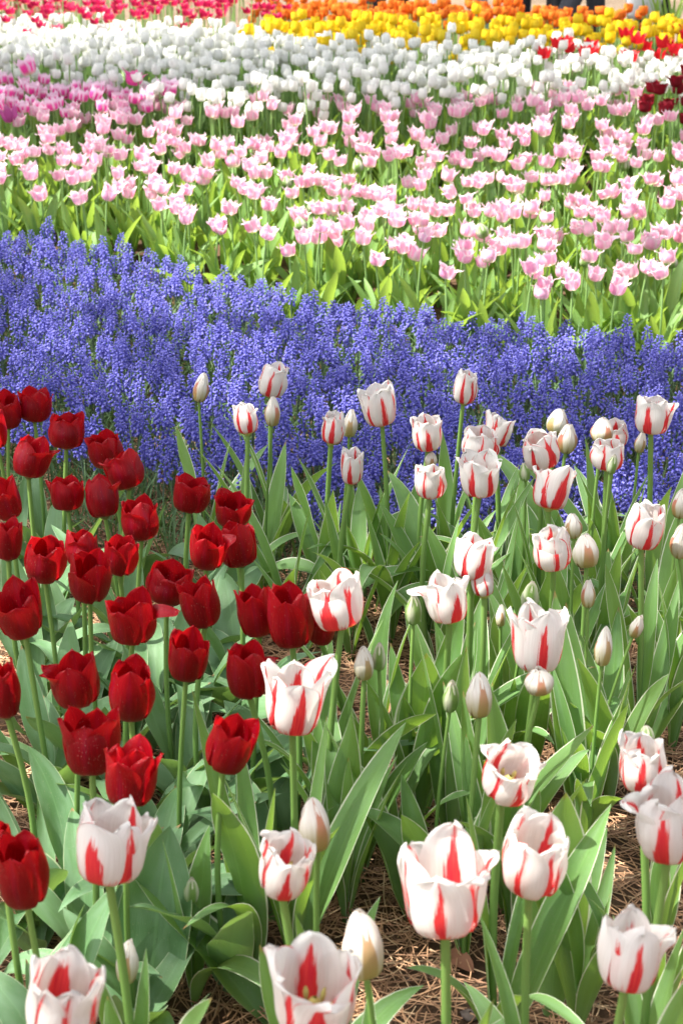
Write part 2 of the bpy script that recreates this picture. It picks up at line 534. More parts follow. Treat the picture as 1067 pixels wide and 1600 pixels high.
STYLES = {
    'R': dict(W=.97, tip=2.3, texp=0.72, wav=0.06, rc=.86, point=0.03),
    'S': dict(W=.98, tip=2.5, texp=0.64, wav=0.06, rc=.86, ragged=0.02),
    'B': dict(W=1.12, tip=2.2, texp=0.8, wav=0.012, rc=1.0, belly=1.02),
    'P': dict(W=0.88, tip=1.75, texp=0.85, wav=0.07, rc=.86, fringe=0.06, point=.10),
    'W': dict(W=1.08, tip=3.2, texp=0.62, wav=0.03, rc=1.0),
    'L': dict(W=0.56, tip=1.6, texp=0.85, wav=0.04, rc=0.9, base=0.15),
}


def bloom_geo(g, style, R, H, top, nr=8, nc=7, m=0, flare=0.0, az0=None, vary=0.1):
    G = Geo()
    az0 = g.uniform(0, 6.28) if az0 is None else az0
    for k in range(6):
        outer = k % 2 == 0
        fl = flare * g.uniform(0.4, 1.3) if outer else flare * 0.5 * g.uniform(0.3, 1.2)
        V, F, UV = petal(g, R, H, az0 + k * PI / 3 + g.normal(0, .06), top * (1 + g.normal(0, vary)), nr=nr, nc=nc, hs=1 + g.normal(0, .05), rs=1.04 if outer else 0.9, flare=fl, k=k, **STYLES[style])
        G.add(V, F, UV, m)
    return G


def core_geo(R, H):
    G = Geo()
    z = np.linspace(0, 1, 7)
    G.add(*tube(np.stack([0 * z, 0 * z, -0.004 + z * 0.012], -1), [.0035, .006, .0075, .008, .0075, .006, .0035], 8))
    G.add(*tube(np.stack([0 * z, 0 * z, 0.006 + z * H * .45], -1), [.0035, .0037, .0036, .0034, .004, .0055, .002], 7))
    for k in range(6):
        a = k * PI / 3
        rr = 0.25 * R + 0.25 * R * z
        G.add(*tube(np.stack([rr * math.cos(a), rr * math.sin(a), .006 + z * H * .42], -1), [.0008, .0008, .0008, .0008, .0022, .0024, .001], 5))
    return G


def leaf_geo(g, L, W, az, el, droop, fold=0.9, twist=0.0, nr=18, nc=7, wave=0.05, r0=0.004, z0=0.0, bulge=0.42, late=1.6, sway=0.0, m=0, uvk=0):
    t = np.linspace(0, 1, nr)
    e = el - droop * t ** late
    a = az + sway * t ** 1.5
    d = np.stack([np.cos(e) * np.cos(a), np.cos(e) * np.sin(a), np.sin(e)], -1)
    P = np.concatenate([np.zeros((1, 3)), np.cumsum((d[1:] + d[:-1]) / 2 * (L / (nr - 1)), axis=0)])
    P = P + np.array([r0 * math.cos(az), r0 * math.sin(az), z0])
    side = np.stack([-np.sin(a), np.cos(a), 0 * a], -1)
    nrm = np.cross(d, side)
    tw = twist * t ** 1.3
    S = side * np.cos(tw)[:, None] + nrm * np.sin(tw)[:, None]
    N = nrm * np.cos(tw)[:, None] - side * np.sin(tw)[:, None]
    x = t / bulge
    prof = np.where(t < bulge, 0.26 + 0.74 * np.sin(PI / 2 * np.minimum(x, 1)) ** 1.1, np.cos(PI / 2 * np.clip((t - bulge) / (1 - bulge), 0, 1) ** 1.25) ** 0.9)
    w = prof * W / 2
    s = np.linspace(-1, 1, nc)
    fo = (fold * (1 - 0.75 * t ** 0.7))[:, None]
    ang = fo * np.abs(s)[None, :] ** 0.8
    lat = w[:, None] * s[None, :] * np.cos(ang)
    up = w[:, None] * np.abs(s)[None, :] * np.sin(ang)
    ph = g.uniform(0, 6.28)
    up = up + wave * W * (np.abs(s)[None, :] ** 1.5) * np.sin(t[:, None] * g.uniform(7, 12) + ph + np.where(s > 0, 0, 2.1)[None, :]) * np.sin(PI * t)[:, None]
    V = P[:, None, :] + lat[..., None] * S[:, None, :] - up[..., None] * -N[:, None, :] * 1.0
    UV = np.stack(np.broadcast_arrays(uvk + .5 + .498 * s[None, :], t[:, None]), -1)
    return V.reshape(-1, 3), grid_faces(nr, nc), UV.reshape(-1, 2)


def stem_geo(p0, p1, r0, r1, bend=(0, 0), n=9, sides=8):
    t = np.linspace(0, 1, n)[:, None]
    P = np.asarray(p0)[None, :] * (1 - t) + np.asarray(p1)[None, :] * t
    P[:, :2] += np.asarray(bend)[None, :] * np.sin(PI * t)
    return tube(P, r0 + (r1 - r0) * t[:, 0], sides)


# ------------------------------------------------------------------ ground, path, litter
def build_ground():
    xs = np.concatenate([[-300, -120, -50, -20, -8], np.linspace(-4, 4, 65), [8, 20, 50, 120, 300]])
    ys = np.concatenate([[-200, -60, -15, -4], np.linspace(0, 10, 101), np.linspace(11, 24, 14), [40, 80, 180, 400, 900]])
    X, Y = np.meshgrid(xs, ys)
    Z = zt(Y) + 0.006 * np.sin(X * 9 + Y * 5) * np.sin(Y * 7.3 - X * 3) * (np.abs(X) < 4)
    G = Geo()
    G.add(np.stack([X, Y, Z], -1), grid_faces(len(ys), len(xs)), np.stack([X, Y], -1))
    n = NT("soil")
    co = n.node("ShaderNodeTexCoord").outputs["Object"]
    a = n.noise(co, 9.0, 6.0, 0.65)
    b = n.noise(co, 60.0, 4.0, 0.7)
    c = n.mix(n.ss(a, 0.3, 0.7), (0.045, 0.03, 0.02), (0.11, 0.066, 0.04))
    c = n.mix(n.m_('MULTIPLY', n.ss(b, 0.5, 0.8), 0.7), c, (0.20, 0.115, 0.06))
    m = n.surface(c, None, 0, 0.95, 0.1, b, 0.8, 0.006)
    tag(add_obj("ground", G.mesh("ground", m)), "dark soil of the flower garden", None, None, "structure")
    G = Geo()
    xs, ys = np.linspace(-40, 40, 41), np.linspace(9.15, 19, 21)
    X, Y = np.meshgrid(xs, ys)
    G.add(np.stack([X, Y, zt(Y) + 0.012], -1), grid_faces(21, 41))
    n = NT("path_gravel")
    co = n.node("ShaderNodeTexCoord").outputs["Object"]
    c = n.mix(n.ss(n.noise(co, 1.1, 4.0), 0.3, 0.7), (0.11, 0.08, 0.052), (0.19, 0.14, 0.095))
    c = n.mix(n.ss(n.noise(co, 40, 3.0), 0.45, 0.75), c, (0.24, 0.18, 0.13))
    tag(add_obj("path", G.mesh("path", n.surface(c, None, 0, 0.95, 0.1))), "pale sandy path behind the beds", None, None, "structure")


def build_litter():
    g = np.random.default_rng(11)
    N = 105000
    x = g.uniform(-1.75, 1.75, N)
    y = g.uniform(0.4, 3.3, N)
    keep = (np.abs(x) < 0.70 + y * 0.32) & ((np.abs(x) < .2 + .27 * y) | (g.uniform(0, 1, N) < .6)) & (np.sin(x * 13 + 2 * np.sin(y * 7)) * np.sin(y * 11 + 2 * np.sin(x * 9)) > g.uniform(-1.5, .9, N) - .25)
    x, y = x[keep], y[keep]
    N = len(x)
    L = g.uniform(0.035, 0.095, N)
    a = g.uniform(0, PI, N)
    el = g.normal(0, 0.16, N)
    z = 0.004 + np.abs(g.normal(0, 0.006, N))
    bend = g.normal(0, 0.10, N)
    n = 4
    t = np.linspace(-0.5, 0.5, n)
    cx = x[:, None] + L[:, None] * t * np.cos(a)[:, None] - bend[:, None] * L[:, None] * (t ** 2 * 4 - 1) * np.sin(a)[:, None]
    cy = y[:, None] + L[:, None] * t * np.sin(a)[:, None] + bend[:, None] * L[:, None] * (t ** 2 * 4 - 1) * np.cos(a)[:, None]
    cz = z[:, None] + np.abs(L[:, None] * t * np.sin(el)[:, None]) + 0.001
    P = np.stack([cx, cy, cz], -1)
    wd = g.uniform(0.0005, 0.0009, N)
    ox, oy = -np.sin(a) * wd, np.cos(a) * wd
    off = [np.stack([ox, oy, 0 * ox], -1), np.stack([0 * ox, 0 * ox, wd * 1.4], -1), np.stack([-ox, -oy, 0 * ox], -1)]
    V = np.stack([P + o[:, None, :] for o in off], 2)           # N, n, 3, 3
    base = (np.arange(N) * n * 3)[:, None, None, None]
    i = np.arange(n - 1)[None, :, None, None] * 3
    j = np.arange(2)[None, None, :, None]
    F = (base + i + j + np.array([0, 1, 4, 3])[None, None, None, :]).reshape(-1, 4)
    UV = np.broadcast_to(np.stack([g.uniform(0, 1, N), g.uniform(0, 1, N)], -1)[:, None, None, :], (N, n, 3, 2))
    G = Geo()
    G.add(V, F, UV)
    m = NT("dry_pine_needle")
    u, v = m.uv()
    c = m.mix(u, (0.17, 0.085, 0.045), (0.46, 0.27, 0.15))
    c = m.mix(m.m_('GREATER_THAN', v, 0.88), c, (0.50, 0.34, 0.20))
    tag(add_obj("pine_needles", G.mesh("pine_needles", m.surface(c, None, 0, 0.6, 0.3))), "litter of dry brown pine needles covering the soil", None, None, "stuff")
    # small stones and bark crumbs
    G = Geo()
    for _ in range(420):
        px, py = g.uniform(-0.95, 0.95), g.uniform(0.8, 2.9)
        r = g.uniform(0.003, 0.010)
        th = np.linspace(0, 2 * PI, 8)
        zz = np.linspace(-1, 1, 5)
        rr = np.sqrt(np.clip(1 - zz ** 2, 0.02, 1))
        sc3 = r * g.uniform(0.6, 1.3, 3)
        nz = 1 + g.normal(0, .12, (5, 8))
        nz[:, -1] = nz[:, 0]
        V = np.stack([rr[:, None] * np.cos(th) * sc3[0] * nz, rr[:, None] * np.sin(th) * sc3[1] * nz, zz[:, None] * sc3[2] * .6 + 0 * th], -1).reshape(-1, 3)
        G.add(V + [px, py, r * .4], grid_faces(5, 8), np.full((40, 2), g.uniform(0, 1)))
    m = NT("pebble")
    u, v = m.uv()
    c = m.mix(u, (0.09, 0.07, 0.06), (0.30, 0.25, 0.22))
    tag(add_obj("pebbles", G.mesh("pebbles", m.surface(c, None, 0, 0.9, 0.2))), "small stones and bark crumbs among the needles", None, None, "stuff")


build_ground()
build_litter()


# ------------------------------------------------------------------ the tall pines outside the view that dapple the beds
LIT = [  # (x, y, half width, half height, openness) of the sunny patches on the beds
    (210, 230, 400, 130, .97), (290, 360, 190, 60, .95), (330, 470, 110, 50, .85), (20, 405, 55, 45, .85),
    (200, 45, 400, 34, .97), (250, 130, 330, 30, .97), (640, 105, 360, 40, .97), (60, 85, 120, 20, .7), (950, 110, 190, 36, .95), (760, 50, 420, 30, .9),
    (560, 250, 150, 90, .85), (950, 250, 260, 90, .85), (720, 330, 240, 70, .75), (930, 400, 170, 40, .5), (640, 560, 60, 30, .4), (130, 500, 60, 40, .4),
    (760, 720, 190, 150, .9), (1010, 660, 110, 95, .95), (860, 880, 160, 70, .9), (1000, 840, 70, 70, .9), (700, 900, 90, 70, .85), (530, 680, 70, 60, .5),
    (535, 930, 70, 50, .8), (220, 815, 45, 40, .9), (362, 795, 60, 35, .9), (440, 960, 60, 30, .7), (10, 1080, 40, 50, .95), (122, 1040, 40, 30, .4),
    (540, 1110, 60, 40, .95), (650, 1100, 50, 70, .95), (60, 1490, 70, 40, .9), (300, 1250, 60, 40, .6), (980, 1050, 70, 70, .9), (460, 1090, 60, 50, .6),
    (840, 1000, 80, 70, .8), (640, 1280, 50, 40, .9), (900, 1200, 60, 50, .6), (1040, 1290, 50, 60, .6),
]


def shade_prob(px, py):
    o = 0.2
    for (x, y, a, b, k) in LIT:
        if y > 600:
            a, b = a * 1.55, b * 1.55
        q = ((px - x) / a) ** 2 + ((py - y) / b) ** 2
        o = max(o, k * float(1 - sstep(0.7, 1.25, q)))
    return 1 - o


def build_pines():
    g = np.random.default_rng(5)
    bark = NT("pine_bark")
    co = bark.node("ShaderNodeTexCoord").outputs["Object"]
    bz = bark.noise(co, 14, 4.0)
    mb = bark.surface(bark.mix(bz, (0.06, 0.035, 0.022), (0.16, 0.10, 0.065)), None, 0, 0.9, 0.2, bz, 0.8, 0.02)
    fm = NT("pine_foliage")
    mf = fm.surface(fm.mix(fm.rand(), (0.04, 0.085, 0.03), (0.07, 0.12, 0.04)), (0.10, 0.17, 0.03), 0.2, 0.6, 0.3)
    trunks = [(-4.6, 5.2), (-5.4, 9.6), (-3.9, 2.2), (3.8, 12.5)]
    crowns = [Geo() for _ in trunks]
    cell = 0.145
    for ix in range(-16, 17):
        for iy in range(0, 66):
            x, y = (ix + g.uniform(-.5, .5)) * cell, 0.5 + (iy + g.uniform(-.5, .5)) * cell
            z = float(zt(y)) + (0.3 if y > 2.6 or y < 1.2 else 0.2)
            px, py = proj(x, y, z)
            if py > 2100 or abs(px - 533) > 1000 or g.uniform() > shade_prob(px, py) * 1.0:
                continue
            hgt = g.uniform(5.0, 7.5)
            c = np.array([x, y, z]) + SUN_DIR * (hgt / SUN_DIR[2])  # needle clump put up the sun ray, shaping the crown for the wanted shade
            k = int(np.argmin([abs(c[0] - t[0]) + abs(c[1] - t[1]) for t in trunks]))
            n = 26
            r = g.uniform(0.07, 0.13)
            d = g.normal(0, 1, (n, 3))
            d /= np.linalg.norm(d, axis=1)[:, None]
            p = c + d * r * g.uniform(0.2, 1.0, (n, 1)) * np.array([1, 1, .6])
            e1 = np.cross(d, g.normal(0, 1, (n, 3)))
            e1 /= np.linalg.norm(e1, axis=1)[:, None]
            e2 = np.cross(d, e1)
            l1, l2 = g.uniform(.035, .065, (n, 1)), g.uniform(.010, .024, (n, 1))
            V = np.stack([p - e1 * l1 - e2 * l2 * .3, p + e1 * l1 - e2 * l2, p + e1 * l1 * 1.1 + e2 * l2, p - e1 * l1 + e2 * l2 * .3], 1)
            crowns[k].add(V, np.arange(n * 4).reshape(n, 4))
    labels = ["tall pine beside the beds, nearest the grape hyacinths", "tall pine standing beside the farthest beds", "tall pine beside the nearest tulips", "tall pine beyond the sandy path"]
    for k, (tx, ty) in enumerate(trunks):
        if crowns[k].n == 0:
            continue
        (V,), _, _, _ = crowns[k].arrays_list()
        t = thing("pine_tree", labels[k], "tree", (tx, ty, float(zt(ty))), 0, "pines beside the beds")
        G = Geo()
        z = np.linspace(-0.1, 9.2, 14)
        G.add(*tube(np.stack([0.05 * np.sin(z), 0.05 * np.cos(z * .8), z], -1), np.linspace(.2, .05, 14), 10))
        o = t.location
        for q in V[:: max(1, len(V) // 60)]:
            tip = q - np.array([o[0], o[1], o[2]])
            s = np.linspace(0, 1, 6)[:, None]
            st = np.array([0, 0, min(8.8, tip[2] + .3 + .12 * np.hypot(tip[0], tip[1]))])
            G.add(*tube(st * (1 - s) + tip * s + np.array([0, 0, .25]) * np.sin(PI * s), np.linspace(.04, .006, 6), 5))
        add_obj("trunk", G.mesh("pine_trunk", mb), t)
        C = Geo()
        C.join(crowns[k], None, (-o[0], -o[1], -o[2]))
        add_obj("crown", C.mesh("pine_crown", mf, False), t)


build_pines()

# ------------------------------------------------------------------ the near tulips, one by one
# (x, y, width, height of the bloom in the photograph, how it looks and where it stands, options)
RED = [
    (53, 635, 52, 54, "topmost red tulip, standing out against the blue grape hyacinths", {}),
    (12, 642, 46, 58, "red tulip touching the left edge of the topmost red tulip", {'hh': .33}),
    (-6, 670, 40, 62, "red tulip cut off by the picture's left side below the topmost pair", {}),
    (103, 676, 58, 58, "red tulip with flared petal tips, just below the topmost red one", {'flare': .16}),
    (43, 718, 66, 66, "red tulip with one petal bent out to the right, under the topmost ones", {'open': 1}),
    (168, 702, 56, 60, "red tulip leaning left above another, nearest the blue band", {'tilt': -.12}),
    (202, 737, 60, 62, "dark red tulip in front of the leaning one at the blue band", {'hh': .34}),
    (105, 772, 54, 58, "round closed red tulip beside one with a petal sticking out", {}),
    (163, 781, 60, 66, "red tulip with a single petal sticking out, left of the bright lit one", {'open': 1}),
    (15, 780, 50, 66, "red tulip at the left border beside a round closed red one", {}),
    (221, 815, 62, 68, "bright sunlit red tulip beside the large folded leaf", {'flare': .14}),
    (295, 776, 60, 58, "dark red tulip standing alone before the last blue spikes", {'flare': .14}),
    (362, 797, 68, 58, "wide open scarlet tulip with a folded front petal, the brightest red", {'top': 1.12, 'flare': .15}),
    (322, 856, 66, 70, "pollen speckled red tulip with one curled petal, below the folded leaf", {'open': 1, 'tilt': .1}),
    (377, 852, 62, 74, "red tulip directly beneath the wide open scarlet one", {'hh': .31}),
    (12, 845, 44, 66, "red tulip at the left border, lower of the two beside the round one", {}),
    (68, 874, 68, 72, "red tulip with spread tips beside a tight group of three reds", {'flare': .12}),
    (128, 860, 54, 58, "red tulip at the back of the tight group of three", {'hh': .32}),
    (139, 900, 68, 82, "tall red tulip at the front of the tight group of three", {'hh': .34}),
    (185, 867, 56, 66, "red tulip leaning right out of the tight group of three", {'tilt': .16, 'hh': .33}),
    (260, 912, 76, 66, "very dark maroon red tulip with loose side petals", {'flare': .14, 'dark': 1}),
    (320, 945, 62, 78, "red tulip left of the cluster beside the large white striped one", {}),
    (37, 957, 78, 84, "large broad red tulip at the left border with many petals", {'top': 1.05}),
    (207, 970, 88, 80, "red tulip with a pink edged petal flared out to the right", {'open': 1, 'flare': .2}),
    (405, 958, 60, 84, "red tulip at the left of the three crowded by the white striped one", {}),
    (456, 966, 74, 100, "full many petalled red tulip in the middle of the crowded three", {'hh': .34}),
    (500, 978, 44, 62, "red tulip half hidden behind the large white striped bloom", {'hh': .31}),
    (290, 1026, 64, 80, "slim red tulip on a long bare stem under the dark maroon one", {}),
    (388, 1050, 80, 90, "red tulip with a bright flared petal behind the wide open white bloom", {'open': 1}),
    (8, 1080, 50, 92, "sunlit scarlet tulip cut off by the left side", {}),
    (122, 1068, 88, 88, "red tulip with a bright petal spread to the left, one of a pair", {'open': -1}),
    (203, 1080, 74, 100, "purplish red tulip with a twisted upper petal, the other of the pair", {'hh': .34}),
    (142, 1165, 90, 106, "large red tulip above the loose double one", {'hh': .33}),
    (200, 1220, 92, 104, "loose double red tulip just above a white striped bloom", {'top': 1.1, 'double': 1, 'hh': .34}),
    (348, 1165, 74, 92, "egg shaped red tulip standing alone near the open white bloom", {}),
    (0, 1306, 34, 52, "sliver of a red tulip behind the lowest red one", {'hh': .3}),
    (38, 1362, 84, 120, "lowest and nearest red tulip, beside a white striped bloom", {}),
]
STRIPED = [
    (422, 596, 46, 54, "striped white tulip highest in the blue band, above a small red bud", {}),
    (387, 656, 44, 50, "small striped tulip with one petal opened to the side, by the red bud", {'open': 1, 'R': .8}),
    (517, 670, 38, 52, "round cream striped tulip beside a tan bud before the blue band", {'top': .82}),
    (597, 634, 58, 72, "tall two headed striped bloom with a broad red flame before the blue band", {'hh': .38, 'top': 1.05}),
    (549, 731, 36, 54, "pale crumpled striped tulip below the cream one", {'top': .85, 'hh': .33}),
    (669, 679, 48, 56, "oval striped tulip stacked above another with a tiny bud between", {'top': .92}),
    (724, 606, 40, 54, "narrow striped tulip alone on a tall stem within the blue band", {'hh': .40, 'top': .9}),
    (672, 752, 50, 58, "striped tulip just under the oval one, with a broad red stripe", {'hh': .34}),
    (773, 674, 48, 54, "striped tulip at the back of a cluster showing its red inside", {'hh': .34, 'top': 1.1}),
    (748, 695, 62, 56, "crowded striped tulip in the middle of the cluster of three", {'hh': .37}),
    (750, 746, 76, 72, "wide open striped tulip at the foot of the cluster of three", {'top': 1.15, 'flare': .15, 'hh': .36}),
    (849, 703, 60, 64, "rounded striped tulip directly above a pointed open one", {'hh': .38}),
    (858, 766, 72, 74, "pointed open striped tulip under a rounded one", {'top': 1.1, 'flare': .18}),
    (961, 680, 44, 42, "striped tulip peeping out from behind a bloom with a green bud in front", {'hh': .35}),
    (948, 712, 54, 52, "frilled striped tulip with a green bud against its front", {'hh': .38}),
    (1018, 650, 66, 66, "large sunlit striped cup on a thick stem, highest near the right side", {'top': 1.08, 'hh': .39, 'flare': .08}),
    (1003, 825, 60, 74, "striped tulip with a frilled top and a red hooked mark, by the right side", {'top': .95}),
    (866, 857, 62, 72, "striped tulip beside a brown ribbed bud, below the pointed open one", {'hh': .37}),
    (737, 872, 72, 76, "striped tulip with a red frilled petal curling out to the right", {'open': 1, 'hh': .37}),
    (703, 938, 78, 82, "striped tulip with a red petal on its left and a small red splash", {'open': -1, 'top': 1.0}),
    (757, 912, 36, 46, "orange flushed tulip half hidden behind two striped blooms", {'hh': .34, 'top': .95}),
    (534, 946, 92, 92, "big striped cup with three flames, touching the crowded red tulips", {'top': 1.08, 'hh': .37}),
    (456, 1095, 110, 122, "wide open white bloom with pink veins, next to the red tulips", {'top': 1.15, 'tilt': .12, 'flare': .1}),
    (840, 1003, 104, 114, "wide open striped bloom showing its red centre", {'top': 1.2, 'flare': .12, 'hh': .37}),
    (785, 1207, 112, 98, "broad striped bloom with a small red blot, left petal spread wide", {'open': -1, 'top': 1.12}),
    (1004, 1199, 74, 90, "egg shaped striped tulip with a tiny green bud behind it", {'top': .88}),
    (828, 1346, 104, 122, "tall striped cup beside the largest open bloom", {'top': .98}),
    (1048, 1285, 116, 136, "striped bloom at the right side with one long petal curling outward", {'open': -1, 'hh': .38}),
    (697, 1398, 168, 166, "largest wide open striped bloom with a red petal thrown out sideways", {'top': 1.22, 'flare': .1, 'open': 1, 'hh': .37}),
    (167, 1327, 128, 134, "white striped bloom with a frilled left petal, just under the red tulips", {'top': 1.12, 'hh': .37}),
    (438, 1347, 84, 108, "striped tulip with a long red flame beside a narrow striped bud", {'hh': .36}),
    (486, 1554, 142, 160, "large pale striped bloom cut off by the lower edge", {'top': 1.08}),
    (86, 1568, 120, 156, "tilted striped bloom in the lower left corner", {'tilt': .22, 'top': 1.05}),
    (980, 1492, 112, 134, "nearest striped bloom at the lower right with a petal stuck out", {'open': 1, 'top': .95}),
]
BUD = [
    (425, 643, 25, 46, "small red streaked bud under the highest striped tulip", {'hh': .34}),
    (310, 605, 25, 46, "slender cream bud alone on a tall stem above the red tulips", {'hh': .36}),
    (545, 661, 24, 44, "tan bud close beside the round cream striped tulip", {'hh': .33}),
    (672, 717, 20, 24, "tiny pale bud between two stacked striped tulips", {'hh': .32}),
    (867, 658, 34, 40, "pale opening bud tilted above the rounded striped tulip", {'tilt': .2}),
    (884, 685, 32, 46, "plump bud with a red rib beside the rounded striped tulip", {}),
    (821, 738, 18, 28, "tiny green bud behind the pointed open striped tulip", {'hh': .3, 'green': 1}),
    (940, 673, 36, 38, "cream bud with a pink rib above the frilled striped tulip", {'hh': .37}),
    (954, 724, 16, 32, "small green bud held against a frilled striped tulip", {'hh': .39, 'green': 1}),
    (998, 690, 18, 34, "greenish bud hidden behind the thick stem of the large sunlit cup", {'hh': .32}),
    (1062, 786, 28, 46, "upper of the two striped buds cut by the right side", {}),
    (1062, 843, 34, 56, "lower of the two striped buds cut by the right side", {}),
    (897, 822, 28, 40, "pale bud with a red rib behind the brown ribbed one", {'hh': .33}),
    (917, 862, 42, 52, "brown ribbed opening bud tilted beside a striped tulip", {'tilt': -.2}),
    (646, 952, 26, 48, "plump fresh green bud with a white slit, in front of a pale leaf", {'green': 1, 'hh': .32}),
    (569, 1037, 32, 54, "purplish brown bud, larger of the close pair over bare needles", {'hh': .3}),
    (592, 1025, 22, 46, "pale greenish bud, smaller of the close pair over bare needles", {'hh': .3, 'green': 1}),
    (826, 928, 28, 50, "greenish white bud shaped like a folded leaf", {'green': 1, 'hh': .3}),
    (919, 928, 23, 44, "golden brown narrow bud on a thin stem among tall leaves", {'hh': .31}),
    (782, 964, 16, 34, "very small brown bud low between striped tulips", {'hh': .26}),
    (843, 1062, 46, 44, "half open bud right under the bloom showing its red centre", {'hh': .35}),
    (941, 1012, 28, 60, "pointed green and white bud in front of an upright leaf", {'hh': .29}),
    (990, 975, 21, 42, "small brown bud on a thin dark stem near the right side", {'hh': .28}),
    (749, 1090, 42, 70, "fat orange ribbed bud above the broad bloom with the red blot", {'hh': .34}),
    (703, 1087, 26, 54, "slim greenish bud next to the fat orange ribbed bud", {'hh': .3, 'green': 1}),
    (1010, 1150, 26, 36, "tiny green bud behind the egg shaped striped tulip", {'hh': .3, 'green': 1}),
    (495, 1292, 50, 84, "narrow striped bud with an orange rib beside a striped tulip", {'hh': .34}),
    (298, 1394, 24, 42, "little green bud low down among broad leaves", {'green': 1, 'hh': .15}),
    (572, 1481, 66, 112, "large closed striped bud with orange and red ribs near the lower edge", {'hh': .33}),
    (196, 1506, 36, 72, "pointed green and white bud beside the tilted corner bloom", {'hh': .22}),
]
LEAFY = [  # plants that show leaves only: x, y of the foot, scale, label
    (455, 1000, 1.0, 'S', "leafy flowerless tulip plant behind the big striped cup"),
    (610, 1010, 1.0, 'S', "leafy flowerless tulip plant behind the fresh green bud"),
    (560, 960, 1.0, 'S', "leafy flowerless tulip plant below the round cream tulip"),
    (800, 1010, 1.0, 'S', "leafy flowerless tulip plant left of the bloom with the red centre"),
    (960, 960, 1.0, 'S', "leafy flowerless tulip plant beside the golden brown bud"),
    (655, 1270, 1.1, 'S', "flowerless tulip plant with a bright translucent leaf"),
    (905, 1340, 1.1, 'S', "upright flowerless tulip plant between the two lower right blooms"),
    (1020, 1100, 1.0, 'S', "flowerless tulip plant by the right side above the egg shaped tulip"),
    (740, 1420, 1.1, 'S', "flowerless tulip plant behind the largest open bloom"),
    (540, 1440, 1.0, 'S', "flowerless tulip plant behind the large closed bud"),
    (400, 1530, 1.15, 'S', "flowerless tulip plant with a big sweeping leaf at the lower edge"),
    (900, 1620, 1.0, 'S', "flowerless tulip plant near the lower right striped bloom"),
    (250, 1430, 1.0, 'R', "broad grey leaved tulip plant beside the little green bud"),
    (90, 1290, 1.0, 'R', "broad leaved tulip plant at the left below the reds"),
    (60, 1500, 1.0, 'R', "grey leaved tulip plant in the sunny patch of needles"),
    (250, 1180, 1.0, 'R', "grey leaved tulip plant under the red pair"),
    (350, 1010, 1.0, 'R', "grey leaved tulip plant under the pollen speckled red tulip"),
    (590, 1240, 1.0, 'S', "flowerless tulip plant in front of the close bud pair"),
    (705, 1240, 1.0, 'S', "flowerless tulip plant under the slim greenish bud"),
    (510, 1330, 1.0, 'S', "flowerless tulip plant right of the narrow striped bud"),
    (800, 1150, 1.0, 'S', "flowerless tulip plant below the half open bud"),
    (950, 1270, 1.1, 'S', "flowerless tulip plant left of the egg shaped striped tulip"),
    (880, 1130, 1.0, 'S', "flowerless tulip plant under the pointed green and white bud"),
    (300, 1290, 1.0, 'R', "grey leaved tulip plant below the egg shaped red tulip"),
    (60, 1130, 1.0, 'R', "grey leaved tulip plant under the large broad red tulip"),
]

CORE = {}


def near_leaves(g, root, kind, n, sc_=1.0, stem_h=0.3):
    a0 = g.uniform(0, 6.28)
    for i in range(n):
        if kind == 'S':
            L, W = g.uniform(.21, .33) * sc_, g.uniform(.026, .054) * sc_
            el, dr = g.uniform(1.22, 1.53), abs(g.normal(0.25, .3)) + (g.uniform(.8, 1.6) if g.uniform() < .2 else 0)
            fold, wave, mat = g.uniform(.5, 1.0), .035, M_LEAF_S
        else:
            L, W = g.uniform(.17, .26) * sc_, g.uniform(.036, .066) * sc_
            el, dr = g.uniform(.85, 1.35), abs(g.normal(0.65, .4)) + (g.uniform(.6, 1.2) if g.uniform() < .25 else 0)
            fold, wave, mat = g.uniform(.3, .8), .10, M_LEAF_R
        if i >= 2:
            L, W = L * .8, W * .68
        G = Geo()
        G.add(*leaf_geo(g, L, W, a0 + i * 2.3 + g.normal(0, .3), el, dr, fold, g.normal(0, .5), wave=wave, z0=(0.0, 0.004, 0.03, 0.06)[i % 4] * g.uniform(.6, 1.3), sway=g.normal(0, .35)))
        add_obj("leaf", G.mesh("tulip_leaf", mat), root)


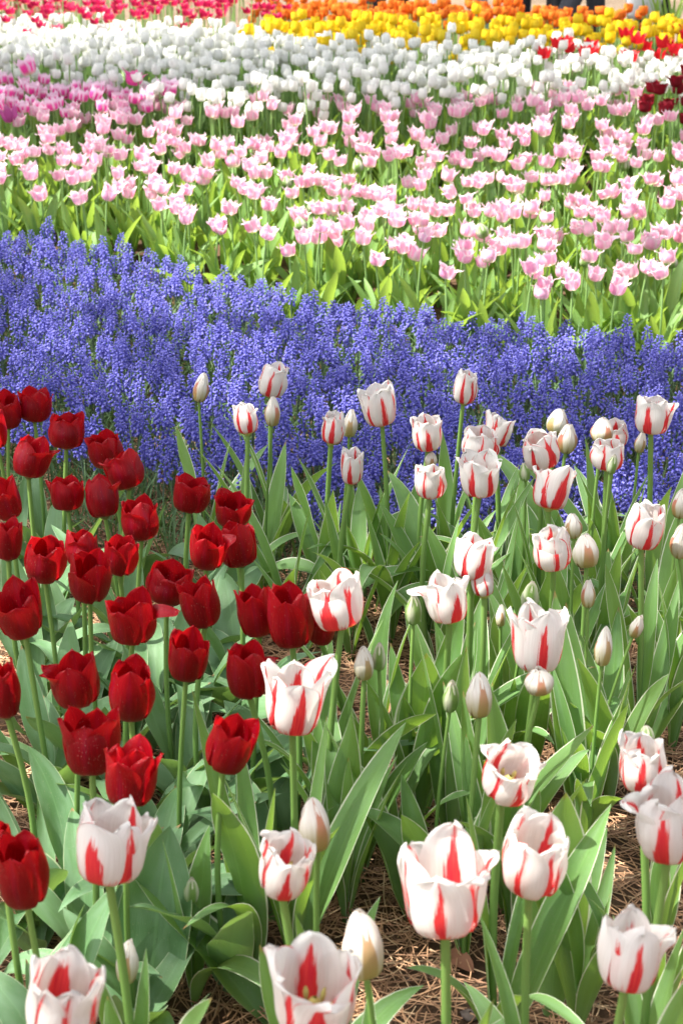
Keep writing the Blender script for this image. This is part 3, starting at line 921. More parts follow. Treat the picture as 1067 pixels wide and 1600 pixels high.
def near_tulip(idx, rec, kind):
    cx, cy, w, h, label, op = rec
    g = np.random.default_rng(1000 * 'RSB'.index(kind) + idx)
    hh = op.get('hh', {'R': .33, 'S': .36, 'B': .33}[kind])
    P, zc = unproj(cx, cy, hh)
    top = op.get('top', {'R': .88, 'S': .87, 'B': .16}[kind])
    flare = op.get('flare', 0.03 if kind != 'B' else 0.0)
    Wm, Hm = w * zc / FPX, h * zc / FPX
    R = Wm / 2 / (1.05 * max(1.0, top + .5 * flare))
    if op.get('open') and w < 150:
        R *= .88
    H = max((Hm - (.45 if kind != 'B' else .2) * R * min(top, 1.15)) / .93, 1.15 * R)
    lx, ly = g.normal(0, .014), g.normal(0.0, .012)
    name = {'R': 'red_tulip', 'S': 'striped_tulip', 'B': 'tulip_bud'}[kind]
    group = {'R': 'red tulips at the front', 'S': 'white tulips with red stripes', 'B': 'unopened striped tulips'}[kind]
    root = thing(name, label, 'tulip' if kind != 'B' else 'tulip bud', (P[0] - lx, P[1] - ly, float(zt(P[1] - ly))), 0, group)
    zb = hh - H * .5
    tilt = op.get('tilt', g.normal(0, .12))
    mat = {'R': M_RED, 'S': M_STRIPE, 'B': M_GBUD if op.get('green') else M_BUD}[kind]
    # bloom > petals
    if kind == 'B':
        G = Geo()
        for k in (1, 3, 5):
            G.add(*petal(g, R * .9, H * .97, k * PI / 3, top, k=k, nr=12, nc=7, **STYLES['B']))
        bloom = add_obj("bloom", G.mesh("bud_heart", mat), root, (lx, ly, zb), (g.normal(0, .08), tilt, -PI / 2 + g.normal(.3, .4)))
        for k in (0, 2, 4):
            G = Geo()
            G.add(*petal(g, R, H * g.uniform(.95, 1.03), k * PI / 3, top * g.uniform(.7, 1.5), k=int(g.integers(0, 6)), nr=14, nc=9, curl=.02, **STYLES['B']))
            add_obj("petal", G.mesh("bud_petal", mat), bloom)
    else:
        key = (kind, round(R, 3), round(H, 3))
        if key not in CORE:
            CORE[key] = core_geo(R, H * (.7 if kind == 'R' else .85)).mesh("pistil", M_CORE if kind == 'S' else M_DARKCORE)
        az0 = g.uniform(-.55, .55) - PI / 2
        bloom = add_obj("bloom", CORE[key], root, (lx, ly, zb), (g.normal(-.01, .12), tilt, 0))
        n = 9 if op.get('double') else 6
        vopen = g.uniform(.84, 1.14) * (.9 if kind == 'S' else 1)
        for k in range(n):
            outer = k % 2 == 0
            az = az0 + k * 2 * PI / 6 + g.normal(0, .08) if k < 6 else az0 + k * 2.2
            st = dict(STYLES[kind])
            fl = flare * g.uniform(.2, 1.6) * (1 if outer else .5)
            tp = top * (1 + g.normal(0, .11)) * vopen
            if g.uniform() < .09:
                fl += g.uniform(.12, .3)
            rs = (1.04 if outer else .92) if k < 6 else .6
            hs = (1 + g.normal(0, .06)) * (1.0 if outer else 1.03)
            sgn = op.get('open', 0)
            if sgn and k < 6 and math.cos(az) * sgn > .6:
                fl, hs = fl + .36, hs * .97
                tp *= 1.1
            if kind == 'S':
                st['ragged'] = abs(g.normal(0.04, .018))
                st['wav'] = g.uniform(.05, .11)
                st['tip'] = g.uniform(2.5, 3.8)
            G = Geo()
            G.add(*petal(g, R, H, az, tp, nr=18, nc=13, rs=rs, hs=hs, flare=fl, curl=g.normal(-.02, .05) if outer else -.03, k=int(g.integers(0, 6)), **st))
            add_obj("petal", G.mesh(name + "_petal", mat), bloom)
    G = Geo()
    rs_ = {'R': .0032, 'S': .0038, 'B': .0029}[kind] * g.uniform(.9, 1.12)
    if w < 30:
        rs_ *= .75
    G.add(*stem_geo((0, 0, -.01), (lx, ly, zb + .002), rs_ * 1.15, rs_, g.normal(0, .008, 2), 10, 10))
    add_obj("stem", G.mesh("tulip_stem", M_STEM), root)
    near_leaves(g, root, 'R' if kind == 'R' else 'S', 3 if kind == 'B' else int(g.integers(4, 6)), .85 if kind == 'B' and hh < .32 else 1.0)


for i, rec in enumerate(RED):
    near_tulip(i, rec, 'R')
for i, rec in enumerate(STRIPED):
    near_tulip(i, rec, 'S')
for i, rec in enumerate(BUD):
    near_tulip(i, rec, 'B')
for i, (x, y, s_, kd, label) in enumerate(LEAFY):
    P, zc = unproj(x, y, 0.0)
    root = thing("tulip_plant", label, "plant", tuple(P), 0, "tulip plants without a flower")
    near_leaves(np.random.default_rng(900 + i), root, kd, 5, s_)
HERO = [  # single leaves that stand out: foot x, y, label, then length, width, azimuth, elevation, droop, twist, look
    (222, 975, "broad leaf folded over in full sun behind the bright red tulip", .25, .075, -.5, 1.5, 2.5, -.2, 'R'),
    (470, 1030, "long arching leaf reaching across behind the big striped cup", .27, .045, .15, 1.05, 1.35, .1, 'S'),
    (505, 1015, "pale broad upright leaf just above the big striped cup", .17, .062, -1.5, 1.45, .1, .1, 'S'),
    (590, 1040, "pale folded leaf hanging over at the edge of the blue band", .23, .05, .1, 1.52, 2.7, 0, 'S'),
    (430, 1610, "big sweeping leaf low between the tilted corner bloom and the cut off bloom", .25, .075, 2.75, .85, .25, .35, 'S'),
    (450, 1450, "leaf lying almost flat across the needles behind the narrow striped bud", .21, .05, 3.0, .55, .5, .2, 'S'),
    (655, 1285, "bright translucent upright leaf in the middle of the needle patch", .27, .078, -1.5, 1.5, .12, .15, 'S'),
    (860, 1590, "wide upright leaf behind the tall striped cup", .31, .075, -1.7, 1.5, .1, .2, 'S'),
    (640, 1440, "wide pointed leaf leaning up and away beside the largest open bloom", .24, .07, 2.7, 1.25, .2, .3, 'S'),
    (1000, 1190, "broad leaf slanting up beside the small brown bud", .27, .07, .6, 1.1, .1, -.2, 'S'),
    (230, 1600, "broad grey green leaf standing beside the pointed green bud", .22, .09, 1.2, 1.35, .3, .5, 'R'),
    (250, 1340, "dark curled leaf on the needles under the loose double tulip", .17, .06, .2, .7, 1.1, .4, 'R'),
    (110, 1480, "leaf bent over to the side below the white bloom with the frilled petal", .2, .06, 2.9, 1.4, 2.2, .2, 'R'),
    (40, 1250, "pale leaf curving away below the sunlit scarlet tulip", .22, .07, .3, 1.0, 1.2, .4, 'R'),
    (120, 1200, "grey leaf with a wavy edge between the reds on the needles", .21, .075, .9, 1.2, 1.0, .5, 'R'),
    (900, 1300, "long straight leaf with white edges rising beside the egg shaped bloom", .31, .055, 1.9, 1.4, .1, .1, 'S'),
]
for i, (x, y, label, L, W, az, el, dr, tw, kd) in enumerate(HERO):
    g = np.random.default_rng(700 + i)
    P, zc = unproj(x, y, 0.0)
    root = thing("tulip_plant", label, "plant", tuple(P), 0, "tulip plants without a flower")
    for j in range(2):
        G = Geo()
        if j == 0:
            G.add(*leaf_geo(g, L, W, az, el, dr, .6, tw, nr=24, nc=9, wave=.05 if kd == 'S' else .09, late=2.0))
        else:
            G.add(*leaf_geo(g, L * .7, W * .55, az + 2.6, 1.3, .5, .8, .2, wave=.04))
        add_obj("leaf", G.mesh("tulip_leaf", M_LEAF_S if kd == 'S' else M_LEAF_R), root)


# ------------------------------------------------------------------ the beds behind
def bed_variants(style, mat, leafmat, n, top, Hr, flare, seed, nr=9, nc=7, size=0.028):
    g = np.random.default_rng(seed)
    return [bloom_geo(g, style, size * g.uniform(.9, 1.08), size * 2 * Hr * g.uniform(.88, 1.1), top * g.uniform(.86, 1.14), nr, nc, 0, flare * g.uniform(.5, 1.4), None, .13).mesh(mat.name + "_bloom", mat) for _ in range(n)]


def leaf_variants(n, seed, Lr, Wr, mat):
    g = np.random.default_rng(seed)
    out = []
    for _ in range(n):
        G = Geo()
        G.add(*leaf_geo(g, g.uniform(*Lr), g.uniform(*Wr), 0, g.uniform(1.1, 1.5), abs(g.normal(.4, .4)), g.uniform(.5, 1.0), g.normal(0, .5), nr=12, nc=5, wave=.05, sway=g.normal(0, .3)))
        out.append(G.mesh("bed_leaf", mat))
    return out


def stem_mesh(h, g, r=.0032, mat=None):
    G = Geo()
    G.add(*stem_geo((0, 0, -.02), (0, 0, 1.0), r, r * .85, (.012, .004), 6, 6))
    return G.mesh("bed_stem", mat or M_STEM_P)


UNIT_STEM = stem_mesh(1, None)


def plant_bed(name, label, cat, group, spots, blooms, leaves, hh, hj, nleaf, seed, bsize=(.92, 1.1), lscale=1.0, buds=None):
    g = np.random.default_rng(seed)
    for (x, y) in spots:
        h = hh + g.normal(0, hj)
        root = thing(name, label, cat, (x, y, float(zt(y))), g.uniform(0, 6.28), group)
        s = g.uniform(*bsize)
        me = blooms[int(g.integers(len(blooms)))]
        if buds and g.uniform() < .045:
            me = buds[int(g.integers(len(buds)))]
        add_obj("bloom", me, root, (0, 0, h - .028 * s), (g.normal(0, .19), g.normal(0, .19), g.uniform(0, 6.28)), s)
        add_obj("stem", UNIT_STEM, root, (0, 0, 0), (0, 0, 0), (1, 1, h - .026 * s))
        for i in range(nleaf):
            add_obj("leaf", leaves[int(g.integers(len(leaves)))], root, (0, 0, 0), (0, 0, i * 2.4 + g.uniform(-.6, .6)), lscale * g.uniform(.8, 1.15))


PINK_POLY = [(-30, 168), (60, 172), (170, 160), (250, 158), (330, 168), (400, 168), (460, 156), (560, 152), (650, 155), (720, 145), (800, 150), (900, 140), (1010, 150), (1005, 190), (1090, 195),
             (1090, 425), (1040, 432), (1000, 432), (950, 440), (900, 440), (830, 435), (790, 418), (740, 410), (640, 408), (560, 385), (420, 378), (400, 345), (290, 338), (240, 315), (120, 312), (60, 290), (-30, 288)]
PINK = sorted(scatter(PINK_POLY, .27, .089, 21, (3.4, 6.6), 2.2, .62), key=lambda p: p[1])
pink_blooms = bed_variants('P', M_PINK, M_LEAF_P, 18, 1.02, 1.0, .48, 31, 11, 9, .0207)
pink_buds = bed_variants('B', M_GBUD, M_LEAF_P, 3, .2, 1.25, 0, 32, 9, 7, .016)
bed_leaves = leaf_variants(10, 33, (.17, .25), (.026, .046), M_LEAF_P)
plant_bed("pink_tulip", "pink and white fringed tulip in the broad bed behind the grape hyacinths", "tulip", "pink fringed tulips", PINK[:300], pink_blooms, bed_leaves, .27, .022, 4, 41, (.86, 1.12), 1.0, pink_buds)

MAG_POLY = [(-30, 112), (60, 120), (130, 128), (250, 140), (240, 158), (170, 162), (60, 168), (-30, 166)]
MAGS = scatter(MAG_POLY, .31, .070, 22, (4.5, 6.6), 2.4)
mag_blooms = bed_variants('P', M_MAGENTA, M_LEAF_P, 5, 1.0, .95, .22, 34, 8, 7, .0215)
plant_bed("magenta_tulip", "magenta tulip with white petal edges in the small drift between pink and white beds", "tulip", "magenta tulips with white edges", MAGS, mag_blooms, bed_leaves, .31, .014, 3, 42)
for px, py, mesh_mat, lab, nm, hh in ((208, 122, M_HOTPINK, "hot pink open tulip rising out of the white bed", "hot_pink_tulip", .35), (262, 137, M_MAGENTA, "lone magenta and white tulip among the white ones", "magenta_tulip", .33),
                                      (47, 104, M_MAGENTA, "pale magenta tulip sticking up above its drift into the white bed", "magenta_tulip", .37), (18, 178, M_PURPLE, "purple open tulip alone among the pink ones at the side", "purple_tulip", .30)):
    P, zc = unproj(px, py, hh)
    plant_bed(nm, lab, "tulip", None, [(P[0], P[1])], bed_variants('L' if nm != 'magenta_tulip' else 'P', mesh_mat, M_LEAF_P, 1, 1.25, 1.05, .4, px, 10, 7, .028), bed_leaves, hh, 0, 3, px)

# white bed: the 300 nearest are single plants, the rest one mass
WHITE_POLY = [(-30, 38), (60, 40), (130, 42), (200, 46), (300, 50), (380, 48), (440, 58), (480, 68), (560, 74), (650, 79), (760, 82), (900, 82), (1000, 88), (1090, 96),
              (1090, 128), (1000, 132), (900, 128), (800, 134), (700, 140), (560, 146), (450, 150), (380, 158), (300, 150), (230, 145), (190, 128), (120, 120), (50, 112), (-30, 106)]
WHITES = sorted(scatter(WHITE_POLY, .33, .0565, 23, (4.6, 8.6), 2.6, .6), key=lambda p: p[1])
white_blooms = bed_variants('W', M_WHITE, M_LEAF_P, 10, .76, 1.12, .05, 35, 9, 7, .0174)
plant_bed("white_tulip", "plain white tulip in the dense bed behind the pink ones", "tulip", "white tulips", WHITES[:300], white_blooms, bed_leaves, .33, .03, 2, 43)


def mass(name, label, spots, style, mat, top, Hr, hh, hj, seed, size, flare=0.0, leaves=1):
    """the rest of a bed that is too many to be counted: one object"""
    g = np.random.default_rng(seed)
    G = Geo()
    var = [bloom_geo(g, style, size, size * 2 * Hr, top * g.uniform(.9, 1.1), 7, 5, 0, flare) for _ in range(6)]
    for (x, y) in spots:
        single(g, G, x, y, var, hh, hj, size, leaves)
    tag(add_obj(name, G.mesh(name, [mat, M_STEM_P, M_LEAF_P])), label, None, None, "stuff")


def single(g, G, x, y, var, hh, hj, size, leaves=1):
    h = hh + g.normal(0, hj)
    a = g.uniform(0, 6.28)
    s = g.uniform(.9, 1.1)
    tx, ty = g.normal(0, .1, 2)
    Rm = np.array([[math.cos(a), -math.sin(a), tx], [math.sin(a), math.cos(a), ty], [-tx, -ty, 1]]) * s
    z0 = float(zt(y))
    G.join(var[int(g.integers(len(var)))], Rm, (x, y, z0 + h - size))
    V, F, UV = stem_geo((x, y, z0), (x, y, z0 + h - size * .9), .003, .0026, g.normal(0, .006, 2), 4, 5)
    G.add(V, F, UV, 1)
    for i in range(leaves):
        V, F, UV = leaf_geo(g, g.uniform(.17, .25), g.uniform(.026, .044), g.uniform(0, 6.28), g.uniform(1.1, 1.5), abs(g.normal(.4, .4)), .8, g.normal(0, .4), nr=8, nc=3, wave=.03)
        G.add(V + [x, y, z0], F, UV, 2)


mass("pink_tulip_mass", "far part of the pink bed where blooms crowd together", PINK[300:] + scatter(PINK_POLY, .27, .10, 71, (3.4, 6.6), 3.6, .62, True), 'P', M_PINK, 1.02, 1.0, .27, .022, 51, .0207, .45, 3)
mass("white_tulip_mass", "far part of the white bed where single blooms merge", WHITES[300:] + scatter(WHITE_POLY, .33, .068, 72, (4.6, 8.6), 4.4, .6, True), 'W', M_WHITE, .76, 1.12, .33, .03, 44, .0174, .05)


def far_bed(name, label, group, spots, style, mat, top, Hr, hh, hj, seed, size, flare=0.0, leaves=1, nvar=14):
    """plants only a few pixels wide: one small mesh each, repeated"""
    g = np.random.default_rng(seed)
    var = [bloom_geo(g, style, size, size * 2 * Hr, top * g.uniform(.9, 1.1), 7, 5, 0, flare) for _ in range(6)]
    meshes = []
    for _ in range(nvar):
        G = Geo()
        h = hh + g.normal(0, hj)
        G.join(var[int(g.integers(6))], None, (0, 0, h - size))
        V, F, UV = stem_geo((0, 0, -.02), (0, 0, h - size * .9), .003, .0026, g.normal(0, .006, 2), 4, 5)
        G.add(V, F, UV, 1)
        for i in range(leaves):
            V, F, UV = leaf_geo(g, g.uniform(.17, .25), g.uniform(.026, .044), g.uniform(0, 6.28), g.uniform(1.1, 1.5), abs(g.normal(.4, .4)), .8, g.normal(0, .4), nr=8, nc=3, wave=.03)
            G.add(V, F, UV, 2)
        meshes.append(G.mesh(name, [mat, M_STEM_P, M_LEAF_P]))
    for (x, y) in spots:
        o = add_obj(name, meshes[int(g.integers(nvar))], None, (x, y, float(zt(y))), (g.normal(0, .05), g.normal(0, .05), g.uniform(0, 6.28)), g.uniform(.93, 1.07))
        tag(o, label, "tulip", group)


YEL_POLY = [(385, 56), (430, 44), (500, 38), (600, 38), (700, 38), (800, 40), (900, 44), (1000, 42), (1090, 38), (1090, 80), (1000, 78), (850, 78), (700, 77), (600, 72), (480, 66), (400, 60)]
YELLOWS = scatter(YEL_POLY, .36, .088, 24, (6.3, 10), 2.6)
far_bed("yellow_tulip", "yellow tulip in the strip behind the white bed", "yellow tulips", YELLOWS, 'W', M_YELLOW, .80, 1.1, .36, .026, 45, .0205, .06)
mass("yellow_tulip_mass", "yellow strip going on past the side of the view", scatter(YEL_POLY, .36, .09, 73, (6.3, 10), 5, .5, True), 'W', M_YELLOW, .80, 1.1, .36, .026, 52, .0205, .06)
ORG_POLY = [(392, 14), (440, 8), (600, 10), (700, 12), (800, 17), (900, 22), (1000, 26), (1015, 34), (900, 38), (800, 36), (700, 34), (600, 34), (500, 33), (440, 28), (400, 26)]
ORANGES = scatter(ORG_POLY, .36, .087, 25, (7.2, 11), 2.6)
far_bed("orange_tulip", "orange tulip in the strip along the sandy path", "orange tulips", ORANGES, 'W', M_ORANGE, .9, 1.05, .36, .024, 46, .0205, .08)
CRIM_POLY = [(-30, -28), (100, -26), (250, -20), (380, -10), (440, 10), (440, 24), (350, 28), (200, 36), (60, 34), (-30, 28)]
CRIMS = scatter(CRIM_POLY, .40, .131, 26, (6.6, 13), 2.9)
far_bed("crimson_tulip", "crimson lily shaped tulip in the clump behind the white bed", "crimson lily shaped tulips", CRIMS, 'L', M_CRIMSON, 1.45, .9, .40, .05, 47, .021, .95, 4)
mass("crimson_tulip_mass", "crimson clump going on past the side of the view", [q for q in scatter(CRIM_POLY, .40, .15, 74, (6.6, 13), 6, .5, True) if q[0] < 0], 'L', M_CRIMSON, 1.45, .9, .40, .045, 53, .021, .95, 2)
SCAR_POLY = [(830, 72), (940, 66), (1020, 56), (1090, 50), (1090, 84), (1000, 88), (900, 84), (830, 80)]
SCARS = scatter(SCAR_POLY, .37, .13, 27, (5.6, 8.5), 2.6)
far_bed("scarlet_tulip", "scarlet tulip in the sparse drift between white and yellow beds", "scarlet tulips", SCARS, 'L', M_SCARLET, 1.25, .95, .37, .02, 48, .024, .35)
MAR_POLY = [(1005, 148), (1040, 132), (1090, 128), (1090, 186), (1010, 180)]
MARS = scatter(MAR_POLY, .31, .082, 28, (4.4, 6.6), 2.6)
far_bed("maroon_tulip", "dark maroon tulip in the small clump beside the pink bed", "maroon tulips", MARS, 'S', M_MAROON, 1.15, .95, .31, .02, 49, .022, .2)


# ------------------------------------------------------------------ grape hyacinths
def mat_muscari():
    n = NT("grape_hyacinth_floret")
    u, v = n.uv()
    r = n.rand()
    c = n.mix(u, (0.095, 0.098, 0.45), (0.175, 0.165, 0.60))
    c = n.mix(n.m_('MULTIPLY', n.ss(v, .72, 1.0), .55), c, (0.56, 0.54, 0.90))
    return n.surface(c, c, 0.22, 0.5, 0.3)


M_MUSC = mat_muscari()
M_MSTEM = mat_stem("grape_hyacinth_stem", (0.08, 0.16, 0.045), (0.11, 0.15, 0.13))
M_MLEAF = mat_leaf("grape_hyacinth_leaf", (0.05, 0.11, 0.04), (0.09, 0.17, 0.06), (0.16, 0.28, 0.05), 0.0, 0.25, bl=0.12)


def spike_geo(g, hi=True):
    L = g.uniform(.030, .043)
    nf = int(L * 880) if hi else int(L * 760)
    ns = 6 if hi else 5
    G = Geo()
    prof = ([(0, .25), (.22, .9), (.6, 1.0), (.9, .55), (1.0, .62)] if hi else [(0, .4), (.45, 1.0), (1.0, .55)])
    for i in range(nf):
        t = i / (nf - 1)
        a = i * 2.39996 + g.normal(0, .2)
        el = -0.75 + 1.5 * t ** 1.6 + g.normal(0, .12)
        d = np.array([math.cos(el) * math.cos(a), math.cos(el) * math.sin(a), math.sin(el)])
        size = (.0034 - .0015 * t) * g.uniform(.88, 1.1)
        ln = size * 2.1
        ro = .0062 * (1 - .72 * t ** 2.2) + .0012
        p = np.array([ro * math.cos(a), ro * math.sin(a), L * t - .002])
        e1 = np.cross(d, [0, 0, 1.0])
        e1 /= np.linalg.norm(e1) + 1e-9
        e2 = np.cross(d, e1)
        th = np.linspace(0, 2 * PI, ns + 1)
        V = np.concatenate([p + d * ln * q + size * rr * (np.cos(th)[:, None] * e1 + np.sin(th)[:, None] * e2) for q, rr in prof])
        UV = np.stack([np.full(len(V), g.uniform(0, 1) * .6 + .4 * t), np.repeat([q for q, _ in prof], ns + 1)], -1)
        G.add(V, grid_faces(len(prof), ns + 1), UV)
    G.add(*tube(np.stack([np.zeros(5), np.zeros(5), np.linspace(-.003, L, 5)], -1), [.0016, .0016, .0014, .0012, .0006], 5), 0)
    return G, L


MUSC_POLY = [(-30, 352), (30, 360), (80, 362), (140, 372), (200, 382), (270, 402), (320, 425), (360, 420), (430, 450), (500, 466), (600, 478), (700, 488), (800, 498), (900, 505), (1000, 514), (1090, 526),
             (1090, 800), (1000, 790), (900, 790), (820, 770), (740, 800), (640, 790), (540, 770), (490, 790), (440, 740), (360, 760), (290, 740), (240, 705), (200, 690), (130, 690), (60, 672), (-30, 650)]
gm = np.random.default_rng(61)
MUSC_BESIDE = scatter(MUSC_POLY, .165, .05, 75, (2.2, 5.6), 3.0, .5, True)
MUSC = sorted(scatter([(x, y - 10) if i < 16 else (x, y) for i, (x, y) in enumerate(MUSC_POLY)], .165, .0462, 62, (2.2, 5.6), 1.7, .5), key=lambda p: p[1])
spikes = [spike_geo(gm, True) for _ in range(7)]
spike_me = [(s[0].mesh("grape_hyacinth_spike", M_MUSC), s[1]) for s in spikes]
GS = Geo()
GS.add(*stem_geo((0, 0, -.01), (0, 0, 1), .0017, .0014, (.006, .003), 5, 6))
MSTEM = GS.mesh("grape_hyacinth_stem", M_MSTEM)
for (x, y) in MUSC[:300]:
    root = thing("grape_hyacinth", "blue grape hyacinth spike at the near edge of the blue band", "grape hyacinth", (x, y, float(zt(y))), gm.uniform(0, 6.28), "grape hyacinths nearest the tulips")
    me, L = spike_me[int(gm.integers(7))]
    h = gm.normal(.118, .017)
    s = gm.uniform(1.0, 1.28)
    add_obj("flower_spike", me, root, (0, 0, h), (gm.normal(0, .10), gm.normal(0, .10), gm.uniform(0, 6.28)), s)
    add_obj("stem", MSTEM, root, (0, 0, 0), (0, 0, 0), (1, 1, h + .002))
G = Geo()
low = [spike_geo(gm, False)[0] for _ in range(8)]
for (x, y) in MUSC[300:] + MUSC_BESIDE:
    a, s = gm.uniform(0, 6.28), gm.uniform(1.0, 1.28)
    tx, ty = gm.normal(0, .09, 2)
    h = gm.normal(.118, .017)
    Rm = np.array([[math.cos(a), -math.sin(a), tx], [math.sin(a), math.cos(a), ty], [-tx, -ty, 1]]) * s
    z0 = float(zt(y))
    G.join(low[int(gm.integers(8))], Rm, (x, y, z0 + h))
    V, F, UV = stem_geo((x, y, z0), (x, y, z0 + h), .0017, .0014, gm.normal(0, .005, 2), 3, 4)
    G.add(V, F, UV, 1)
tag(add_obj("grape_hyacinth_mass", G.mesh("grape_hyacinth_mass", [M_MUSC, M_MSTEM])), "far part of the blue grape hyacinth band, too dense to count", None, None, "stuff")

BLADE_POLY = [(x, y + (0 if i < 16 else 105)) for i, (x, y) in enumerate(MUSC_POLY)]
G = Geo()
blades = scatter(BLADE_POLY, .10, .0205, 63, (1.9, 5.6), 1.7, .5)
for (x, y) in blades + scatter(BLADE_POLY, .10, .03, 76, (1.9, 5.6), 3.0, .5, True):
    L = gm.uniform(.10, .17)
    V, F, UV = leaf_geo(gm, L, gm.uniform(.003, .0055), gm.uniform(0, 6.28), gm.uniform(.9, 1.5), gm.uniform(.3, 1.9), .5, gm.normal(0, .3), nr=7, nc=3, wave=0, bulge=.3, sway=gm.normal(0, .5))
    G.add(V + [x, y, float(zt(y))], F, UV)
tag(add_obj("grape_hyacinth_leaves", G.mesh("grape_hyacinth_leaves", M_MLEAF)), "thin grassy leaves of the grape hyacinths", None, None, "stuff")


# ------------------------------------------------------------------ small plants, fallen leaves, people on the path
def build_small():
    g = np.random.default_rng(81)
    lit = mat_leaf("seedling_leaf", (0.20, 0.30, 0.05), (0.30, 0.42, 0.08), (0.5, 0.65, 0.1), 0, .35, bl=.05)
    P, zc = unproj(622, 1318, 0)
    root = thing("seedling", "small yellow green seedling curling out of the needles", "seedling", tuple(P))
    for a, L, dr in ((.2, .055, 2.2), (2.2, .05, 1.4), (3.6, .06, 2.8), (5.2, .04, 1.2)):
        G = Geo()
        G.add(*leaf_geo(g, L, .02, a, 1.3, dr, .4, .4, nr=14, nc=5, wave=.1))
        add_obj("leaf", G.mesh("seedling_leaf", lit), root)
    dry = NT("dead_leaf")
    u, v = dry.uv()
    md = dry.surface(dry.mix(dry.rand(), (0.22, 0.10, 0.06), (0.36, 0.20, 0.12)), (0.3, 0.15, 0.08), .15, .7, .2)
    for x, y, lab in ((690, 1500, "reddish dead leaf on the needles beside the largest open bloom"), (478, 1020, "grey brown dead leaf beside the crowded red tulips"), (1010, 905, "dead leaf on the needles by the right side"),
                      (870, 1500, "dull red dead leaf under the lower right blooms"), (345, 1400, "pale dead leaf near the little green bud")):
        P, zc = unproj(x, y, 0)
        G = Geo()
        G.add(*leaf_geo(g, g.uniform(.04, .06), g.uniform(.022, .032), g.uniform(0, 6), .25, .9, .5, .6, nr=12, nc=7, wave=.12))
        tag(add_obj("fallen_leaf", G.mesh("fallen_leaf", md), None, (P[0], P[1], .012)), lab, "leaf")
    P, zc = unproj(1040, 18, .3)
    root = thing("leafy_clump", "tall clump of strap leaves at the end of the orange strip", "plant", (P[0], P[1], float(zt(P[1]))))
    for k in range(26):
        G = Geo()
        V, F, UV = leaf_geo(g, g.uniform(.35, .55), .018, g.uniform(0, 6.28), g.uniform(1.25, 1.52), g.uniform(.1, .7), .6, .2, nr=10, nc=3, wave=.02)
        G.add(V + [g.normal(0, .06), g.normal(0, .06), 0], F, UV)
        add_obj("leaf", G.mesh("strap_leaf", M_LEAF_P), root)


def plain(name, c, rough=.8):
    n = NT(name)
    co = n.node("ShaderNodeTexCoord").outputs["Object"]
    z = n.noise(co, 30, 3.0)
    return n.surface(n.mix(z, tuple(q * .8 for q in c), tuple(min(1, q * 1.15) for q in c)), None, 0, rough, .3, z, .3, .003)


def skin(name, pts, edges, rad, mat, parent, root=0):
    me = bpy.data.meshes.new(name)
    me.from_pydata([tuple(p) for p in pts], edges, [])
    me.materials.append(mat)
    o = add_obj(name, me, parent)
    md = o.modifiers.new("skin", 'SKIN')
    md.use_smooth_shade = True
    sv = me.skin_vertices[0].data if me.skin_vertices else None
    if sv is None:
        bpy.context.view_layer.objects.active = o
        sv = me.skin_vertices[0].data
    for i, q in enumerate(rad):
        sv[i].radius = (q, q) if np.isscalar(q) else q
        sv[i].use_root = i == root
    sub = o.modifiers.new("sub", 'SUBSURF')
    sub.levels = sub.render_levels = 1
    return o


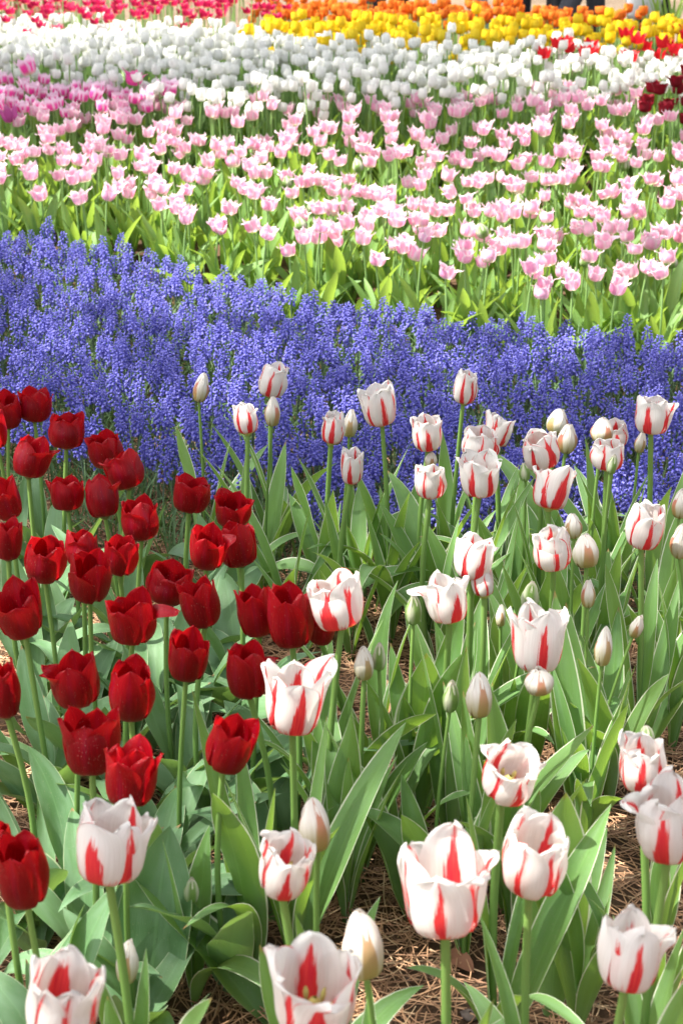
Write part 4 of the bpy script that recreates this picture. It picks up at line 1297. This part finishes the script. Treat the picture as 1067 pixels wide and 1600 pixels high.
def build_person(px, d, face, stride, trousers, jacket, hair, label):
    x = (px - 533.5) / FPX * (d * math.cos(PHI) + .8 * math.sin(PHI))
    root = thing("person", label, "person", (x, d, float(zt(d)) + .012), face, "visitors on the path")
    mskin, mt, mj, mh, ms = plain("skin", (.55, .36, .27), .5), plain("trousers", trousers), plain("jacket", jacket), plain("hair", hair, .5), plain("shoe", (.05, .05, .055), .5)
    s = stride
    P = {'pel': (0, 0, .93), 'sp': (0, 0, 1.12), 'ch': (.01, 0, 1.32), 'nk': (0, 0, 1.46), 'hd': (.02, 0, 1.56), 'hm': (.03, 0, 1.63), 'tp': (0, 0, 1.72)}
    leg = {}
    for sg, f in ((1, 1), (-1, -1)):
        leg[sg] = [(0, .095 * sg, .88), (.10 * f * s + .03, .10 * sg, .49), (.26 * f * s - .03, .10 * sg, .09), (.26 * f * s + .11, .11 * sg, .04)]
    names = list(P)
    pts, E, rad = [P[k] for k in names], [(0, 1), (1, 2), (2, 3), (3, 4), (4, 5), (5, 6)], [(.14, .11), (.125, .095), (.15, .10), .05, (.075, .085), (.078, .09), (.05, .06)]
    for sg in (1, -1):
        b = len(pts)
        pts += leg[sg]
        rad += [.085, .055, .038, .03]
        E += [(0, b), (b, b + 1), (b + 1, b + 2), (b + 2, b + 3)]
        b = len(pts)
        pts += [(0, .19 * sg, 1.39), (-.04, .24 * sg, 1.12), (.05 - .05 * sg * s, .25 * sg, .88), (.07, .25 * sg, .80)]
        rad += [.05, .04, .03, .028]
        E += [(2, b), (b, b + 1), (b + 1, b + 2), (b + 2, b + 3)]
        for q in range(5):
            e = len(pts)
            dx = (q - 2) * .016
            pts += [(.07 + dx, .25 * sg, .765), (.075 + dx * 1.2 + (.02 if q == 4 else 0), .25 * sg - .01 * sg, .73 if q in (1, 2, 3) else .745)]
            rad += [.009, .008]
            E += [(b + 3, e), (e, e + 1)]
    skin("body", pts, E, rad, mskin, root)
    tp, te, tr = [P['pel']], [], [(.15, .12)]
    for sg in (1, -1):
        b = len(tp)
        tp += [leg[sg][0], leg[sg][1], (leg[sg][2][0], leg[sg][2][1], .11)]
        tr += [.098, .068, .056]
        te += [(0, b), (b, b + 1), (b + 1, b + 2)]
    skin("trousers", tp, te, tr, mt, root)
    jp, je, jr = [(0, 0, .9), P['sp'], P['ch'], (0, 0, 1.43)], [(0, 1), (1, 2), (2, 3)], [(.16, .125), (.14, .11), (.165, .115), .065]
    for sg in (1, -1):
        b = len(jp)
        jp += [(0, .19 * sg, 1.39), (-.04, .24 * sg, 1.12), (.045 - .05 * sg * s, .25 * sg, .90)]
        jr += [.064, .052, .044]
        je += [(2, b), (b, b + 1), (b + 1, b + 2)]
    skin("jacket", jp, je, jr, mj, root)
    skin("hair", [(-.01, 0, 1.60), (-.01, 0, 1.68), (0, 0, 1.735)], [(0, 1), (1, 2)], [(.085, .085), (.09, .095), (.05, .055)], mh, root)
    for sg in (1, -1):
        a = leg[sg][2]
        skin("shoe", [(a[0] - .04, a[1], .045), (a[0] + .06, a[1], .04), (a[0] + .17, a[1] + .01 * sg, .03)], [(0, 1), (1, 2)], [.045, .045, .032], ms, root)


build_small()
build_person(604, 9.75, 0.1, .5, (.025, .026, .03), (.3, .3, .33), (.03, .02, .015), "person in dark trousers walking on the path, farthest from the bag")
build_person(716, 9.7, 2.9, .55, (.26, .30, .36), (.5, .48, .45), (.05, .03, .02), "person in pale grey blue trousers walking on the path")
build_person(838, 9.6, 1.5, .12, (.018, .018, .022), (.12, .13, .2), (.03, .02, .015), "person in black trousers standing on the path behind the orange tulips")
build_person(906, 9.55, 0.15, .62, (.055, .06, .075), (.35, .33, .3), (.02, .015, .012), "person in charcoal trousers mid stride on the path")
build_person(1014, 9.6, 3.0, .3, (.012, .012, .014), (.08, .08, .09), (.03, .02, .015), "person in black trousers beside the pale bag")
# the pale bag that hangs at shin height
bx, bd = 1.76, 9.42
G = Geo()
th = np.linspace(0, 2 * PI, 25)
cs = lambda q: np.sign(np.cos(q)) * np.abs(np.cos(q)) ** .6
sn = lambda q: np.sign(np.sin(q)) * np.abs(np.sin(q)) ** .6
zs, ws = np.array([.0, .005, .03, .12, .22, .30, .31]), np.array([.02, .085, .10, .105, .10, .085, .02])
G.add(np.stack([ws[:, None] * cs(th), ws[:, None] * .45 * sn(th), zs[:, None] + 0 * th], -1), grid_faces(7, 25))
bag = add_obj("shopping_bag", None, None, (bx, bd, float(zt(bd)) + .24))
tag(bag, "pale grey bag carried low beside the person in black trousers", "bag")
add_obj("bag_body", G.mesh("bag_body", plain("bag_cloth", (.55, .56, .58))), bag)
for sg in (-1, 1):
    G = Geo()
    q = np.linspace(0, PI, 12)
    G.add(*tube(np.stack([.05 * np.cos(q), 0 * q + .02 * sg, .30 + .2 * np.sin(q)], -1), .006, 6))
    add_obj("handle", G.mesh("bag_handle", plain("bag_strap", (.4, .4, .42))), bag)

print("COUNTS pink", len(PINK), "mag", len(MAGS), "white", len(WHITES), "yellow", len(YELLOWS), "orange", len(ORANGES), "crimson", len(CRIMS), "scarlet", len(SCARS), "maroon", len(MARS), "musc", len(MUSC), "blades", len(blades))
